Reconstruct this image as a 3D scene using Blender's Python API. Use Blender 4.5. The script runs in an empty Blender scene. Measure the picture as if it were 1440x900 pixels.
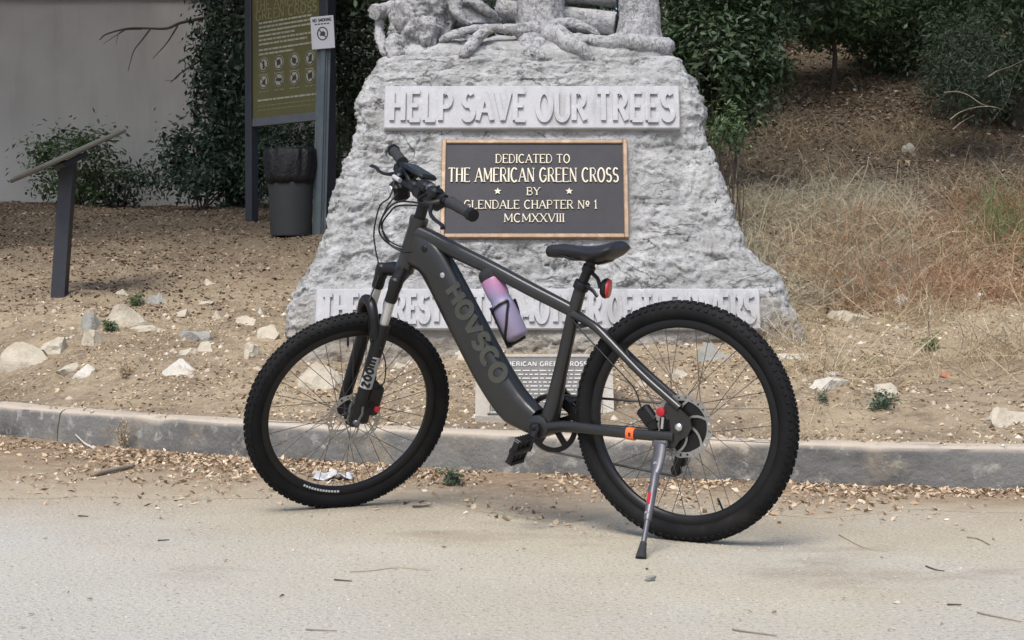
import bpy, math, random
import numpy as np
from mathutils import Vector, Matrix, noise as mnoise

random.seed(7)
RNG = np.random.default_rng(11)
scene = bpy.context.scene
R = math.radians

# ------------------------------------------------------------------ camera, sky, sun, exposure
F_PX, CAM_H, HOR = 2140.0, 0.731, 406.2
PITCH = math.atan((450 - HOR) / F_PX)
cam_data = bpy.data.cameras.new('camera')
cam_data.sensor_width = 36.0
cam_data.lens = F_PX / 1440.0 * 36.0
cam_data.clip_start, cam_data.clip_end = 0.05, 2000
cam = bpy.data.objects.new('camera', cam_data)
scene.collection.objects.link(cam)
cam.location = (0, 0, CAM_H)
cam.rotation_euler = (math.pi / 2 - PITCH, 0, 0)
scene.camera = cam

SUN_EL, SUN_AZ = 58.0, 200.0          # azimuth clockwise from +Y: behind the camera, a little to the left
world = bpy.data.worlds.new('World')
scene.world = world
world.use_nodes = True
wn, wl = world.node_tree.nodes, world.node_tree.links
sky = wn.new('ShaderNodeTexSky')
sky.sky_type = 'NISHITA'
sky.sun_disc = False
sky.sun_elevation = R(SUN_EL)
sky.sun_rotation = R(SUN_AZ)
sky.air_density, sky.dust_density, sky.ozone_density = 0.8, 2.5, 0.6
bg = next(n for n in wn if n.type == 'BACKGROUND')
wl.new(sky.outputs[0], bg.inputs['Color'])
bg.inputs['Strength'].default_value = 0.10

sun_data = bpy.data.lights.new('sun', 'SUN')
sun_data.energy = 1.5
sun_data.angle = R(26)
sun_data.color = (1.0, 0.96, 0.90)
sun = bpy.data.objects.new('sun', sun_data)
scene.collection.objects.link(sun)
_d = Vector((math.sin(R(SUN_AZ)) * math.cos(R(SUN_EL)), math.cos(R(SUN_AZ)) * math.cos(R(SUN_EL)), math.sin(R(SUN_EL))))
sun.rotation_euler = _d.to_track_quat('Z', 'Y').to_euler()
sun.location = (0, -4, 12)

scene.view_settings.view_transform = 'Standard'
scene.view_settings.look = 'None'
scene.view_settings.gamma = 1.0
scene.view_settings.exposure = 1.16
scene.view_settings.use_curve_mapping = False

# ------------------------------------------------------------------ helpers
COL = scene.collection


def tag(o, label=None, cat=None, group=None, kind=None):
    for k, v in (('label', label), ('category', cat), ('group', group), ('kind', kind)):
        if v:
            o[k] = v
    return o


def empty(name, loc=(0, 0, 0), label=None, cat=None, group=None):
    o = bpy.data.objects.new(name, None)
    o.empty_display_size = 0.1
    o.location = loc
    COL.objects.link(o)
    return tag(o, label, cat, group)


def mesh_obj(name, verts, faces, material=None, parent=None, smooth=False, mats=None, midx=None):
    me = bpy.data.meshes.new(name)
    if isinstance(verts, np.ndarray) and isinstance(faces, np.ndarray):
        nv, nf, k = len(verts), len(faces), faces.shape[1]
        me.vertices.add(nv)
        me.vertices.foreach_set('co', np.ascontiguousarray(verts, dtype=np.float32).ravel())
        me.loops.add(nf * k)
        me.loops.foreach_set('vertex_index', np.ascontiguousarray(faces, dtype=np.int32).ravel())
        me.polygons.add(nf)
        me.polygons.foreach_set('loop_start', np.arange(nf, dtype=np.int32) * k)
        me.polygons.foreach_set('loop_total', np.full(nf, k, dtype=np.int32))
        me.update(calc_edges=True)
    else:
        me.from_pydata([tuple(map(float, v)) for v in verts], [], [tuple(f) for f in faces])
        me.update()
    if smooth is not False:
        me.polygons.foreach_set('use_smooth', np.ones(len(me.polygons), dtype=bool))
        if not (smooth is True):
            try:
                me.set_sharp_from_angle(angle=R(smooth))
            except Exception:
                pass
    for m in (mats or ([material] if material else [])):
        me.materials.append(m)
    if midx is not None:
        me.polygons.foreach_set('material_index', np.asarray(midx, dtype=np.int32))
    o = bpy.data.objects.new(name, me)
    COL.objects.link(o)
    if parent is not None:
        o.parent = parent
    return o


def V(*a):
    return np.array(a, dtype=float)


def unit(v):
    v = np.asarray(v, float)
    return v / (np.linalg.norm(v) + 1e-12)


def axrot(axis, ang):
    a = unit(axis)
    K = np.array([[0, -a[2], a[1]], [a[2], 0, -a[0]], [-a[1], a[0], 0]])
    return np.eye(3) + math.sin(ang) * K + (1 - math.cos(ang)) * K @ K


def spline(pts, n=6):
    """Catmull-Rom through the points, n steps per span."""
    P = [np.asarray(p, float) for p in pts]
    P = [2 * P[0] - P[1]] + P + [2 * P[-1] - P[-2]]
    out = []
    for i in range(1, len(P) - 2):
        for k in range(n):
            t = k / n
            a, b, c, d = P[i - 1], P[i], P[i + 1], P[i + 2]
            out.append(0.5 * (2 * b + (c - a) * t + (2 * a - 5 * b + 4 * c - d) * t * t + (3 * b - a - 3 * c + d) * t ** 3))
    out.append(P[-2])
    return out


class MB:
    """Collects shapes; build() links them as ONE mesh object."""

    def __init__(self):
        self.v, self.f = [], []

    def add(self, vs, fs):
        o = len(self.v)
        self.v.extend([np.asarray(q, float) for q in vs])
        self.f.extend([tuple(i + o for i in f) for f in fs])
        return self

    def tube(self, pts, rad, n=10, cap=True, flat=None, side=None, power=2.0):
        """Swept tube. rad: number or list; flat: per-point half size across `side`."""
        P = [np.asarray(p, float) for p in pts]
        m = len(P)
        rs = rad if hasattr(rad, '__len__') else [rad] * m
        fl = flat if flat is not None and hasattr(flat, '__len__') else ([flat] * m if flat is not None else None)
        vs, fs = [], []
        prev = None
        for i in range(m):
            t = unit(P[min(i + 1, m - 1)] - P[max(i - 1, 0)])
            if side is not None:
                s = np.asarray(side, float)
                s = unit(s - t * (s @ t))
            else:
                if prev is None:
                    h = V(0, 0, 1) if abs(t[2]) < 0.9 else V(1, 0, 0)
                    s = unit(np.cross(t, h))
                else:
                    s = unit(prev - t * (prev @ t))
            prev = s
            u = np.cross(t, s)
            for k in range(n):
                a = 2 * math.pi * k / n
                c, d = math.cos(a), math.sin(a)
                if power != 2.0:
                    e = 2.0 / power
                    c = math.copysign(abs(c) ** e, c)
                    d = math.copysign(abs(d) ** e, d)
                rs_s = fl[i] if fl else rs[i]
                vs.append(P[i] + s * c * rs_s + u * d * rs[i])
        for i in range(m - 1):
            for k in range(n):
                k2 = (k + 1) % n
                fs.append((i * n + k, i * n + k2, (i + 1) * n + k2, (i + 1) * n + k))
        if cap:
            fs.append(tuple(range(n - 1, -1, -1)))
            fs.append(tuple((m - 1) * n + k for k in range(n)))
        return self.add(vs, fs)

    def lathe(self, prof, origin=(0, 0, 0), axis=(0, 0, 1), n=24, closed=False, a0=0.0):
        """prof: (radius, along) pairs around the axis through origin."""
        ax = unit(axis)
        h = V(0, 0, 1) if abs(ax[2]) < 0.9 else V(1, 0, 0)
        s = unit(np.cross(h, ax))
        u = np.cross(ax, s)
        o = np.asarray(origin, float)
        vs, fs = [], []
        for (r, z) in prof:
            for k in range(n):
                a = a0 + 2 * math.pi * k / n
                vs.append(o + ax * z + (s * math.cos(a) + u * math.sin(a)) * r)
        m = len(prof)
        for i in range(m if closed else m - 1):
            j = (i + 1) % m
            for k in range(n):
                k2 = (k + 1) % n
                fs.append((i * n + k, i * n + k2, j * n + k2, j * n + k))
        if not closed:
            if prof[0][0] > 1e-6:
                fs.append(tuple(range(n - 1, -1, -1)))
            if prof[-1][0] > 1e-6:
                fs.append(tuple((m - 1) * n + k for k in range(n)))
        return self.add(vs, fs)

    def box(self, c, s, rot=None, bevel=0.0):
        c = np.asarray(c, float)
        hx, hy, hz = s[0] / 2, s[1] / 2, s[2] / 2
        M = np.eye(3) if rot is None else np.asarray(rot, float)
        if bevel <= 0:
            vs = [c + M @ V(x * hx, y * hy, z * hz) for z in (-1, 1) for (x, y) in ((-1, -1), (1, -1), (1, 1), (-1, 1))]
            fs = [(3, 2, 1, 0), (4, 5, 6, 7), (0, 1, 5, 4), (1, 2, 6, 5), (2, 3, 7, 6), (3, 0, 4, 7)]
            return self.add(vs, fs)
        b = min(bevel, hx * .95, hy * .95, hz * .95)
        rings = []
        for (z, ins) in ((-hz, b), (-hz + b, 0), (hz - b, 0), (hz, b)):
            x, y = hx - ins, hy - ins
            k = b if ins == 0 else b * .6
            rings.append([(x - k, -y), (x, -y + k), (x, y - k), (x - k, y), (-x + k, y), (-x, y - k), (-x, -y + k), (-x + k, -y)])
            rings[-1] = [(p[0], p[1], z) for p in rings[-1]]
        vs = [c + M @ V(*p) for rg in rings for p in rg]
        fs = [tuple(range(7, -1, -1)), tuple(24 + k for k in range(8))]
        for i in range(3):
            for k in range(8):
                k2 = (k + 1) % 8
                fs.append((i * 8 + k, i * 8 + k2, (i + 1) * 8 + k2, (i + 1) * 8 + k))
        return self.add(vs, fs)

    def prism(self, poly, o, ex, ey, ez, h0, h1):
        """poly (2d) in the ex,ey plane at o, extruded along ez from h0 to h1."""
        o, ex, ey, ez = [np.asarray(q, float) for q in (o, ex, ey, ez)]
        n = len(poly)
        vs = [o + ex * p[0] + ey * p[1] + ez * h for h in (h0, h1) for p in poly]
        fs = [tuple(range(n - 1, -1, -1)), tuple(range(n, 2 * n))]
        for k in range(n):
            k2 = (k + 1) % n
            fs.append((k, k2, n + k2, n + k))
        return self.add(vs, fs)

    def build(self, name, material, parent=None, smooth=35, xf=None):
        vs = self.v if xf is None else [xf(p) for p in self.v]
        return mesh_obj(name, vs, self.f, material, parent, smooth)


# ---- vectorised value noise for terrain and scatter
_PERM = np.random.default_rng(3).random(65536)


def _h(ix, iy, s):
    return _PERM[((ix * 73856093) ^ (iy * 19349663) ^ (s * 83492791)) & 65535]


def vnoise(x, y, s=0):
    x, y = np.asarray(x, float), np.asarray(y, float)
    ix, iy = np.floor(x).astype(np.int64), np.floor(y).astype(np.int64)
    fx, fy = x - ix, y - iy
    fx, fy = fx * fx * (3 - 2 * fx), fy * fy * (3 - 2 * fy)
    return ((_h(ix, iy, s) * (1 - fx) + _h(ix + 1, iy, s) * fx) * (1 - fy) + (_h(ix, iy + 1, s) * (1 - fx) + _h(ix + 1, iy + 1, s) * fx) * fy) * 2 - 1


def fbm(x, y, oct=4, s=0):
    a, t = 1.0, 0.0
    for k in range(oct):
        t = t + a * vnoise(x * 2 ** k, y * 2 ** k, s + k)
        a *= 0.5
    return t


def sstep(t):
    t = np.clip(t, 0, 1)
    return t * t * (3 - 2 * t)


# ------------------------------------------------------------------ materials
def mat(name, stops, rough=0.7, scale=6.0, detail=6.0, metallic=0.0, bump=0.0, bscale=None, island=False, spec=0.5,
        trans=0.0, sss=0.0, stretch=None, coat=0.0, distort=0.0):
    """Procedural principled material: colours of the thing mixed by noise (or by random leaf/piece)."""
    m = bpy.data.materials.new(name)
    m.use_nodes = True
    nt = m.node_tree
    b = nt.nodes['Principled BSDF']
    b.inputs['Roughness'].default_value = rough
    b.inputs['Metallic'].default_value = metallic
    b.inputs['Specular IOR Level'].default_value = spec
    if coat:
        b.inputs['Coat Weight'].default_value = coat
        b.inputs['Coat Roughness'].default_value = 0.15
    if isinstance(stops[0], (int, float)):
        stops = [stops, tuple(c * 0.86 for c in stops)]
    ramp = nt.nodes.new('ShaderNodeValToRGB')
    n = len(stops)
    while len(ramp.color_ramp.elements) < n:
        ramp.color_ramp.elements.new(0.5)
    for i, c in enumerate(stops):
        e = ramp.color_ramp.elements[i]
        e.position = (i / (n - 1)) if island else (0.3 + 0.4 * i / (n - 1))
        e.color = (*c, 1)
    tc = nt.nodes.new('ShaderNodeTexCoord')
    mp = nt.nodes.new('ShaderNodeMapping')
    nt.links.new(tc.outputs['Object'], mp.inputs['Vector'])
    if stretch:
        mp.inputs['Scale'].default_value = stretch
    if island:
        g = nt.nodes.new('ShaderNodeNewGeometry')
        nt.links.new(g.outputs['Random Per Island'], ramp.inputs['Fac'])
    else:
        nz = nt.nodes.new('ShaderNodeTexNoise')
        nz.inputs['Scale'].default_value = scale
        nz.inputs['Detail'].default_value = detail
        nz.inputs['Roughness'].default_value = 0.62
        nz.inputs['Distortion'].default_value = distort
        nt.links.new(mp.outputs['Vector'], nz.inputs['Vector'])
        nt.links.new(nz.outputs['Fac'], ramp.inputs['Fac'])
    nt.links.new(ramp.outputs['Color'], b.inputs['Base Color'])
    if bump:
        nb = nt.nodes.new('ShaderNodeTexNoise')
        nb.inputs['Scale'].default_value = bscale or scale * 4
        nb.inputs['Detail'].default_value = 8
        nb.inputs['Roughness'].default_value = 0.65
        nt.links.new(mp.outputs['Vector'], nb.inputs['Vector'])
        bp = nt.nodes.new('ShaderNodeBump')
        bp.inputs['Strength'].default_value = bump
        bp.inputs['Distance'].default_value = 0.02
        nt.links.new(nb.outputs['Fac'], bp.inputs['Height'])
        nt.links.new(bp.outputs['Normal'], b.inputs['Normal'])
    if trans:
        tr = nt.nodes.new('ShaderNodeBsdfTranslucent')
        nt.links.new(ramp.outputs['Color'], tr.inputs['Color'])
        mx = nt.nodes.new('ShaderNodeMixShader')
        mx.inputs[0].default_value = trans
        nt.links.new(b.outputs[0], mx.inputs[1])
        nt.links.new(tr.outputs[0], mx.inputs[2])
        nt.links.new(mx.outputs[0], nt.nodes['Material Output'].inputs['Surface'])
    return m


def layer(m, col, scale, lo, hi, amount=1.0, seed=0.0, stretch=None, up=False):
    """Mixes another real colour (dust, stain, lichen, worn patches) over a material by a noise mask."""
    nt = m.node_tree
    b = nt.nodes['Principled BSDF']
    src = b.inputs['Base Color'].links[0].from_socket
    tc = nt.nodes.new('ShaderNodeTexCoord')
    mp = nt.nodes.new('ShaderNodeMapping')
    mp.inputs['Location'].default_value = (seed, seed * 1.7, seed * .6)
    if stretch:
        mp.inputs['Scale'].default_value = stretch
    nt.links.new(tc.outputs['Object'], mp.inputs['Vector'])
    nz = nt.nodes.new('ShaderNodeTexNoise')
    nz.inputs['Scale'].default_value = scale
    nz.inputs['Detail'].default_value = 7
    nz.inputs['Roughness'].default_value = 0.65
    nt.links.new(mp.outputs['Vector'], nz.inputs['Vector'])
    r = nt.nodes.new('ShaderNodeMapRange')
    r.inputs['From Min'].default_value = lo
    r.inputs['From Max'].default_value = hi
    r.inputs['To Max'].default_value = amount
    nt.links.new(nz.outputs['Fac'], r.inputs['Value'])
    fac = r.outputs['Result']
    if up:   # dust lies only where the surface faces up
        g = nt.nodes.new('ShaderNodeNewGeometry')
        sx = nt.nodes.new('ShaderNodeSeparateXYZ')
        nt.links.new(g.outputs['Normal'], sx.inputs[0])
        r2 = nt.nodes.new('ShaderNodeMapRange')
        r2.inputs['From Min'].default_value = 0.35
        r2.inputs['From Max'].default_value = 0.8
        nt.links.new(sx.outputs['Z'], r2.inputs['Value'])
        mu = nt.nodes.new('ShaderNodeMath')
        mu.operation = 'MULTIPLY'
        nt.links.new(fac, mu.inputs[0])
        nt.links.new(r2.outputs['Result'], mu.inputs[1])
        fac = mu.outputs[0]
    mix = nt.nodes.new('ShaderNodeMix')
    mix.data_type = 'RGBA'
    nt.links.new(fac, mix.inputs['Factor'])
    nt.links.new(src, mix.inputs['A'])
    mix.inputs['B'].default_value = (*col, 1)
    nt.links.new(mix.outputs['Result'], b.inputs['Base Color'])
    return m


def crackline(m, col, scale, width, amount, seed, stretch, broken=.5):
    """Thin meandering dirt-filled cracks: a narrow band of a noise's mid level, broken up by a second noise."""
    nt = m.node_tree
    b = nt.nodes['Principled BSDF']
    src = b.inputs['Base Color'].links[0].from_socket
    tc = nt.nodes.new('ShaderNodeTexCoord')
    mp = nt.nodes.new('ShaderNodeMapping')
    mp.inputs['Location'].default_value = (seed, seed * 1.7, seed * .6)
    mp.inputs['Scale'].default_value = stretch
    nt.links.new(tc.outputs['Object'], mp.inputs['Vector'])
    nz = nt.nodes.new('ShaderNodeTexNoise')
    nz.inputs['Scale'].default_value = scale
    nz.inputs['Detail'].default_value = 5
    nz.inputs['Roughness'].default_value = 0.55
    nz.inputs['Distortion'].default_value = 0.6
    nt.links.new(mp.outputs['Vector'], nz.inputs['Vector'])
    s1 = nt.nodes.new('ShaderNodeMath'); s1.operation = 'SUBTRACT'; s1.inputs[1].default_value = .5
    nt.links.new(nz.outputs['Fac'], s1.inputs[0])
    s2 = nt.nodes.new('ShaderNodeMath'); s2.operation = 'ABSOLUTE'
    nt.links.new(s1.outputs[0], s2.inputs[0])
    r = nt.nodes.new('ShaderNodeMapRange')
    r.inputs['From Min'].default_value = 0
    r.inputs['From Max'].default_value = width
    r.inputs['To Min'].default_value = amount
    r.inputs['To Max'].default_value = 0
    nt.links.new(s2.outputs[0], r.inputs['Value'])
    n2 = nt.nodes.new('ShaderNodeTexNoise')
    n2.inputs['Scale'].default_value = scale * .8
    n2.inputs['Detail'].default_value = 3
    nt.links.new(tc.outputs['Object'], n2.inputs['Vector'])
    r2 = nt.nodes.new('ShaderNodeMapRange')
    r2.inputs['From Min'].default_value = broken - .06
    r2.inputs['From Max'].default_value = broken + .06
    nt.links.new(n2.outputs['Fac'], r2.inputs['Value'])
    mu = nt.nodes.new('ShaderNodeMath'); mu.operation = 'MULTIPLY'
    nt.links.new(r.outputs['Result'], mu.inputs[0])
    nt.links.new(r2.outputs['Result'], mu.inputs[1])
    mix = nt.nodes.new('ShaderNodeMix')
    mix.data_type = 'RGBA'
    nt.links.new(mu.outputs[0], mix.inputs['Factor'])
    nt.links.new(src, mix.inputs['A'])
    mix.inputs['B'].default_value = (*col, 1)
    nt.links.new(mix.outputs['Result'], b.inputs['Base Color'])


def graded(m, col, weights, lo, hi, nscale, namp, amount):
    """Mixes a colour in by place: weights on x, y, z plus noise, between two levels (thinner dust, splashed dirt)."""
    nt = m.node_tree
    b = nt.nodes['Principled BSDF']
    src = b.inputs['Base Color'].links[0].from_socket
    tc = nt.nodes.new('ShaderNodeTexCoord')
    dp = nt.nodes.new('ShaderNodeVectorMath'); dp.operation = 'DOT_PRODUCT'
    nt.links.new(tc.outputs['Object'], dp.inputs[0])
    dp.inputs[1].default_value = weights
    nz = nt.nodes.new('ShaderNodeTexNoise')
    nz.inputs['Scale'].default_value = nscale
    nz.inputs['Detail'].default_value = 8
    nz.inputs['Roughness'].default_value = .68
    nt.links.new(tc.outputs['Object'], nz.inputs['Vector'])
    ma = nt.nodes.new('ShaderNodeMath'); ma.operation = 'MULTIPLY_ADD'
    nt.links.new(nz.outputs['Fac'], ma.inputs[0])
    ma.inputs[1].default_value = namp
    nt.links.new(dp.outputs['Value'], ma.inputs[2])
    r = nt.nodes.new('ShaderNodeMapRange')
    r.inputs['From Min'].default_value = lo
    r.inputs['From Max'].default_value = hi
    r.inputs['To Max'].default_value = amount
    nt.links.new(ma.outputs[0], r.inputs['Value'])
    mix = nt.nodes.new('ShaderNodeMix')
    mix.data_type = 'RGBA'
    nt.links.new(r.outputs['Result'], mix.inputs['Factor'])
    nt.links.new(src, mix.inputs['A'])
    mix.inputs['B'].default_value = (*col, 1)
    nt.links.new(mix.outputs['Result'], b.inputs['Base Color'])


M = {}
M['road'] = mat('dusty_asphalt', [(.43, .388, .296), (.515, .476, .376)], .92, 1.6, 8, bump=.7, bscale=90, spec=.2)
layer(M['road'], (.47, .462, .43), .55, .48, .64, .7, 3.1)
graded(M['road'], (.50, .49, .465), (-1.2, -1.0, 0), -3.5, -1.6, 2.5, 1.4, .6)
graded(M['road'], (.37, .295, .20), (.1, 1.0, 0), 5.0, 6.3, 3.0, 1.6, .75)
layer(M['road'], (.20, .18, .155), 80, .54, .63, .65, 1.0)
layer(M['road'], (.68, .645, .54), 95, .55, .65, .7, 5.0)
layer(M['road'], (.27, .205, .15), 1.0, .58, .72, .7, 9.0, (1, 1.6, 1))
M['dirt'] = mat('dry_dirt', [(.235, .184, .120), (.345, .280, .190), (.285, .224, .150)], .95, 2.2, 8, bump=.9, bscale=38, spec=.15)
layer(M['dirt'], (.12, .092, .068), .5, .50, .66, .6, 12.0)
layer(M['dirt'], (.12, .092, .068), 11, .50, .66, .65, 2.0)
# leaf mould up the slope, with tree shade painted into its dark brown
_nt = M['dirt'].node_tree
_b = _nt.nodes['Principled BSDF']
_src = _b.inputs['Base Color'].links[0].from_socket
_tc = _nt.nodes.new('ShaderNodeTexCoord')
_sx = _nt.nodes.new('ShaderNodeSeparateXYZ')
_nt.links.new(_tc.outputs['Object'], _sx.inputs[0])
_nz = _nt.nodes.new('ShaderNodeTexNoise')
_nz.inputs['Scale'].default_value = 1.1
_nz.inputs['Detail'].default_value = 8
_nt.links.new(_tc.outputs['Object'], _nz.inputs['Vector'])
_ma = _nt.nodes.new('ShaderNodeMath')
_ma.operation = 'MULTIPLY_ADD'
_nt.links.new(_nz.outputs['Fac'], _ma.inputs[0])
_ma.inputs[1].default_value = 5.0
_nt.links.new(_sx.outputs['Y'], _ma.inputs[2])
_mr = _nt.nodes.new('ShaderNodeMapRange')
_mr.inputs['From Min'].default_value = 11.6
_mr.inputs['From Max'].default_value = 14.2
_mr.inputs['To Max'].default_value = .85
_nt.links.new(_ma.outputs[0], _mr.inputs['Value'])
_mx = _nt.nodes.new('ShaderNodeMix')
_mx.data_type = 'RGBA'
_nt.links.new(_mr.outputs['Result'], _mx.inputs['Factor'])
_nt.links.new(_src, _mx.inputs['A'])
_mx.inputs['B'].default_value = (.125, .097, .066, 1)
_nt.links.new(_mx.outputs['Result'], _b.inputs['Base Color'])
layer(M['dirt'], (.45, .385, .295), 34, .54, .68, .6, 6.0)
M['gutter'] = mat('gutter_dirt', [(.22, .158, .102), (.325, .245, .165)], .95, 5, 8, bump=.8, bscale=60, spec=.15)
layer(M['gutter'], (.46, .385, .295), 22, .52, .68, .6, 2.5)
layer(M['gutter'], (.13, .095, .068), 30, .54, .68, .5, 4.5)
M['kerb'] = mat('kerb_concrete', [(.115, .115, .111), (.19, .188, .178)], .9, 4.5, 8, bump=.5, bscale=50, spec=.25)
layer(M['kerb'], (.062, .062, .06), 2.2, .50, .64, .7, 4.0, (1, 1, 2.5))
layer(M['kerb'], (.36, .345, .305), 13, .555, .66, .7, 8.0)
layer(M['kerb'], (.30, .25, .18), 5, .52, .68, .55, 14.0)
layer(M['kerb'], (.46, .40, .32), 3.0, .22, .45, .9, 1.5, up=True)
M['stone'] = mat('grey_cast_stone', [(.25, .253, .25), (.38, .383, .38), (.47, .475, .475)], .9, 5.5, 10, bump=1.0, bscale=42, spec=.15, distort=.8)
layer(M['stone'], (.24, .235, .215), 9, .54, .68, .6, 3.0, (1, 1, 1.8))
layer(M['stone'], (.37, .41, .35), 1.6, .55, .72, .45, 7.0)
layer(M['stone'], (.09, .09, .088), 34, .585, .65, .75, 5.0, (.6, 1, 1.5))
layer(M['stone'], (.58, .585, .58), 7, .54, .68, .6, 11.0)
layer(M['stone'], (.27, .272, .26), 5, .52, .66, .55, 17.0, (1.6, 1.6, .22))
crackline(M['stone'], (.045, .045, .042), 3.2, .016, .85, 2.0, (.75, .9, 1.7), .50)
crackline(M['stone'], (.07, .07, .066), 8.0, .020, .7, 7.0, (.75, .9, 1.6), .52)
graded(M['stone'], (.27, .225, .165), (0, 0, -1.0), -.02, .32, 5.0, .45, .75)
M['bark_stone'] = mat('grey_bark_stone', [(.27, .27, .27), (.40, .40, .405), (.50, .50, .505)], .88, 14, 8, bump=1.0, bscale=55, spec=.2)
layer(M['bark_stone'], (.12, .118, .115), 24, .56, .66, .7, 3.0)
layer(M['bark_stone'], (.33, .27, .23), 3.0, .60, .74, .5, 8.0)
crackline(M['bark_stone'], (.05, .05, .048), 11.0, .022, .7, 3.0, (1.2, 1.2, .6), .48)
crackline(M['bark_stone'], (.06, .06, .058), 26.0, .030, .6, 9.0, (1.2, 1.2, .5), .48)
M['plate'] = mat('painted_plate', [(.355, .358, .366), (.42, .423, .432)], .65, 9, 6, bump=.2, bscale=80, spec=.3)
layer(M['plate'], (.27, .27, .275), 10, .56, .72, .6, 2.0, (1, 1, .4))
layer(M['plate'], (.55, .55, .56), 30, .58, .7, .5, 6.0)
layer(M['plate'], (.23, .23, .225), 6, .53, .68, .5, 12.0, (2.0, 1, .2))
M['bronze'] = mat('dark_bronze', [(.018, .018, .023), (.027, .027, .033)], .5, 7, 6, metallic=.1, spec=.3, bump=.12, bscale=160)
M['bronze_edge'] = mat('bare_bronze', [(.33, .225, .145), (.23, .16, .105), (.40, .29, .20)], .5, 14, 6, metallic=.3, bump=.15, bscale=90)
M['brass'] = mat('brass_letter', [(.42, .38, .285), (.50, .46, .365)], .45, 20, 4, metallic=.2)
M['slab'] = mat('slab_concrete', [(.33, .305, .26), (.40, .375, .33)], .9, 6, 8, bump=.4, bscale=50, spec=.2)
layer(M['slab'], (.36, .29, .22), 5, .55, .70, .6, 2.0)
M['slab_plaque'] = mat('weathered_plaque', [(.10, .10, .097), (.145, .145, .138)], .6, 14, 7, metallic=.2, bump=.25, bscale=120)
M['slab_letter'] = mat('worn_letter', [(.42, .41, .38), (.5, .49, .46)], .6, 12)
M['wall'] = mat('grey_stucco', [(.355, .352, .345), (.40, .397, .39)], .95, .9, 7, bump=.15, bscale=90, spec=.15)
layer(M['wall'], (.30, .297, .288), 1.2, .48, .66, .6, 4.0, (2.2, 1, .25))
M['rock'] = mat('pale_rock', [(.36, .315, .24), (.46, .415, .33), (.53, .49, .405)], .92, 9, 8, bump=.6, bscale=40, spec=.15)
layer(M['rock'], (.27, .21, .15), 5, .48, .66, .7, 3.0)
M['rock_grey'] = mat('grey_green_rock', [(.215, .22, .20), (.29, .29, .265), (.26, .245, .22)], .92, 10, 8, bump=.6, bscale=40, spec=.15)
layer(M['rock_grey'], (.33, .27, .2), 9, .55, .70, .5, 2.0)
M['rock_white'] = mat('whitish_rock', [(.47, .445, .385), (.57, .545, .485)], .92, 9, 8, bump=.6, bscale=40, spec=.15)
layer(M['rock_white'], (.31, .25, .18), 5, .50, .68, .7, 2.0)
M['brick'] = mat('brick_bit', [(.42, .19, .11), (.36, .17, .1)], .95, 30, 6, bump=.4)
LEAF_DRY = [(.18, .115, .07), (.36, .26, .165), (.50, .385, .255), (.28, .185, .11), (.58, .48, .35), (.42, .31, .2), (.68, .60, .47)]
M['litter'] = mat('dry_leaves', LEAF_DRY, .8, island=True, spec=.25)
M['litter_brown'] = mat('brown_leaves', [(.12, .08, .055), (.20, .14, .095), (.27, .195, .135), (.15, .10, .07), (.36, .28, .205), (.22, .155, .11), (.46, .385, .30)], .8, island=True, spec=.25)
M['pebble'] = mat('pebbles', [(.34, .27, .2), (.5, .43, .34), (.42, .35, .27), (.6, .55, .47), (.28, .23, .18)], .95, island=True, spec=.15)
M['straw'] = mat('dry_straw', [(.36, .27, .16), (.50, .40, .26), (.27, .19, .12), (.44, .35, .22), (.56, .48, .34), (.33, .30, .2)], .85, island=True, spec=.2, trans=.15)
M['straw_red'] = mat('reddish_straw', [(.27, .155, .09), (.38, .235, .135), (.22, .13, .085), (.43, .30, .185)], .85, island=True, spec=.2, trans=.15)
M['straw_green'] = mat('greyish_green_straw', [(.26, .25, .17), (.36, .34, .24), (.42, .39, .29), (.21, .205, .14), (.50, .46, .36), (.31, .25, .17)], .85, island=True, spec=.2, trans=.15)
M['twig'] = mat('dead_twig', [(.20, .16, .115), (.29, .24, .18)], .9, 30, 5, bump=.4)
M['twig_dark'] = mat('dark_bark', [(.055, .045, .035), (.10, .08, .06)], .9, 20, 6, bump=.5)
M['leaf_dark'] = mat('dark_green_leaf', [(.022, .042, .020), (.070, .112, .050), (.038, .066, .032), (.13, .175, .095)], .5, island=True, spec=.4, trans=.12)
M['leaf_ivy'] = mat('ivy_leaf', [(.022, .043, .027), (.042, .074, .042), (.030, .056, .035), (.075, .11, .07)], .5, island=True, spec=.4, trans=.12)
M['leaf_mid'] = mat('mid_green_leaf', [(.045, .082, .033), (.075, .125, .048), (.06, .10, .04), (.11, .165, .07)], .55, island=True, spec=.4, trans=.2)
M['leaf_grey'] = mat('grey_green_leaf', [(.06, .085, .054), (.105, .14, .09), (.08, .11, .072), (.15, .185, .125)], .6, island=True, spec=.3, trans=.12)
M['grass'] = mat('green_blade', [(.08, .13, .045), (.13, .19, .07), (.19, .23, .1), (.10, .15, .05)], .6, island=True, spec=.3, trans=.25)

# ------------------------------------------------------------------ the setting: road, kerb, slope
KX = np.array([-9.0, -6.0, -4.0, -2.51, -1.117, 0.0, 1.04, 1.835, 3.5, 6.0, 12.0])
KY = np.array([15.5, 11.2, 8.85, 7.42, 6.46, 5.97, 5.62, 5.46, 5.28, 5.1, 4.8])


def kerb_y(x):
    x = np.asarray(x, float)
    return (np.interp(x - .5, KX, KY) + 2 * np.interp(x - .2, KX, KY) + 2 * np.interp(x + .2, KX, KY) + np.interp(x + .5, KX, KY)) / 6.0


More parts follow.
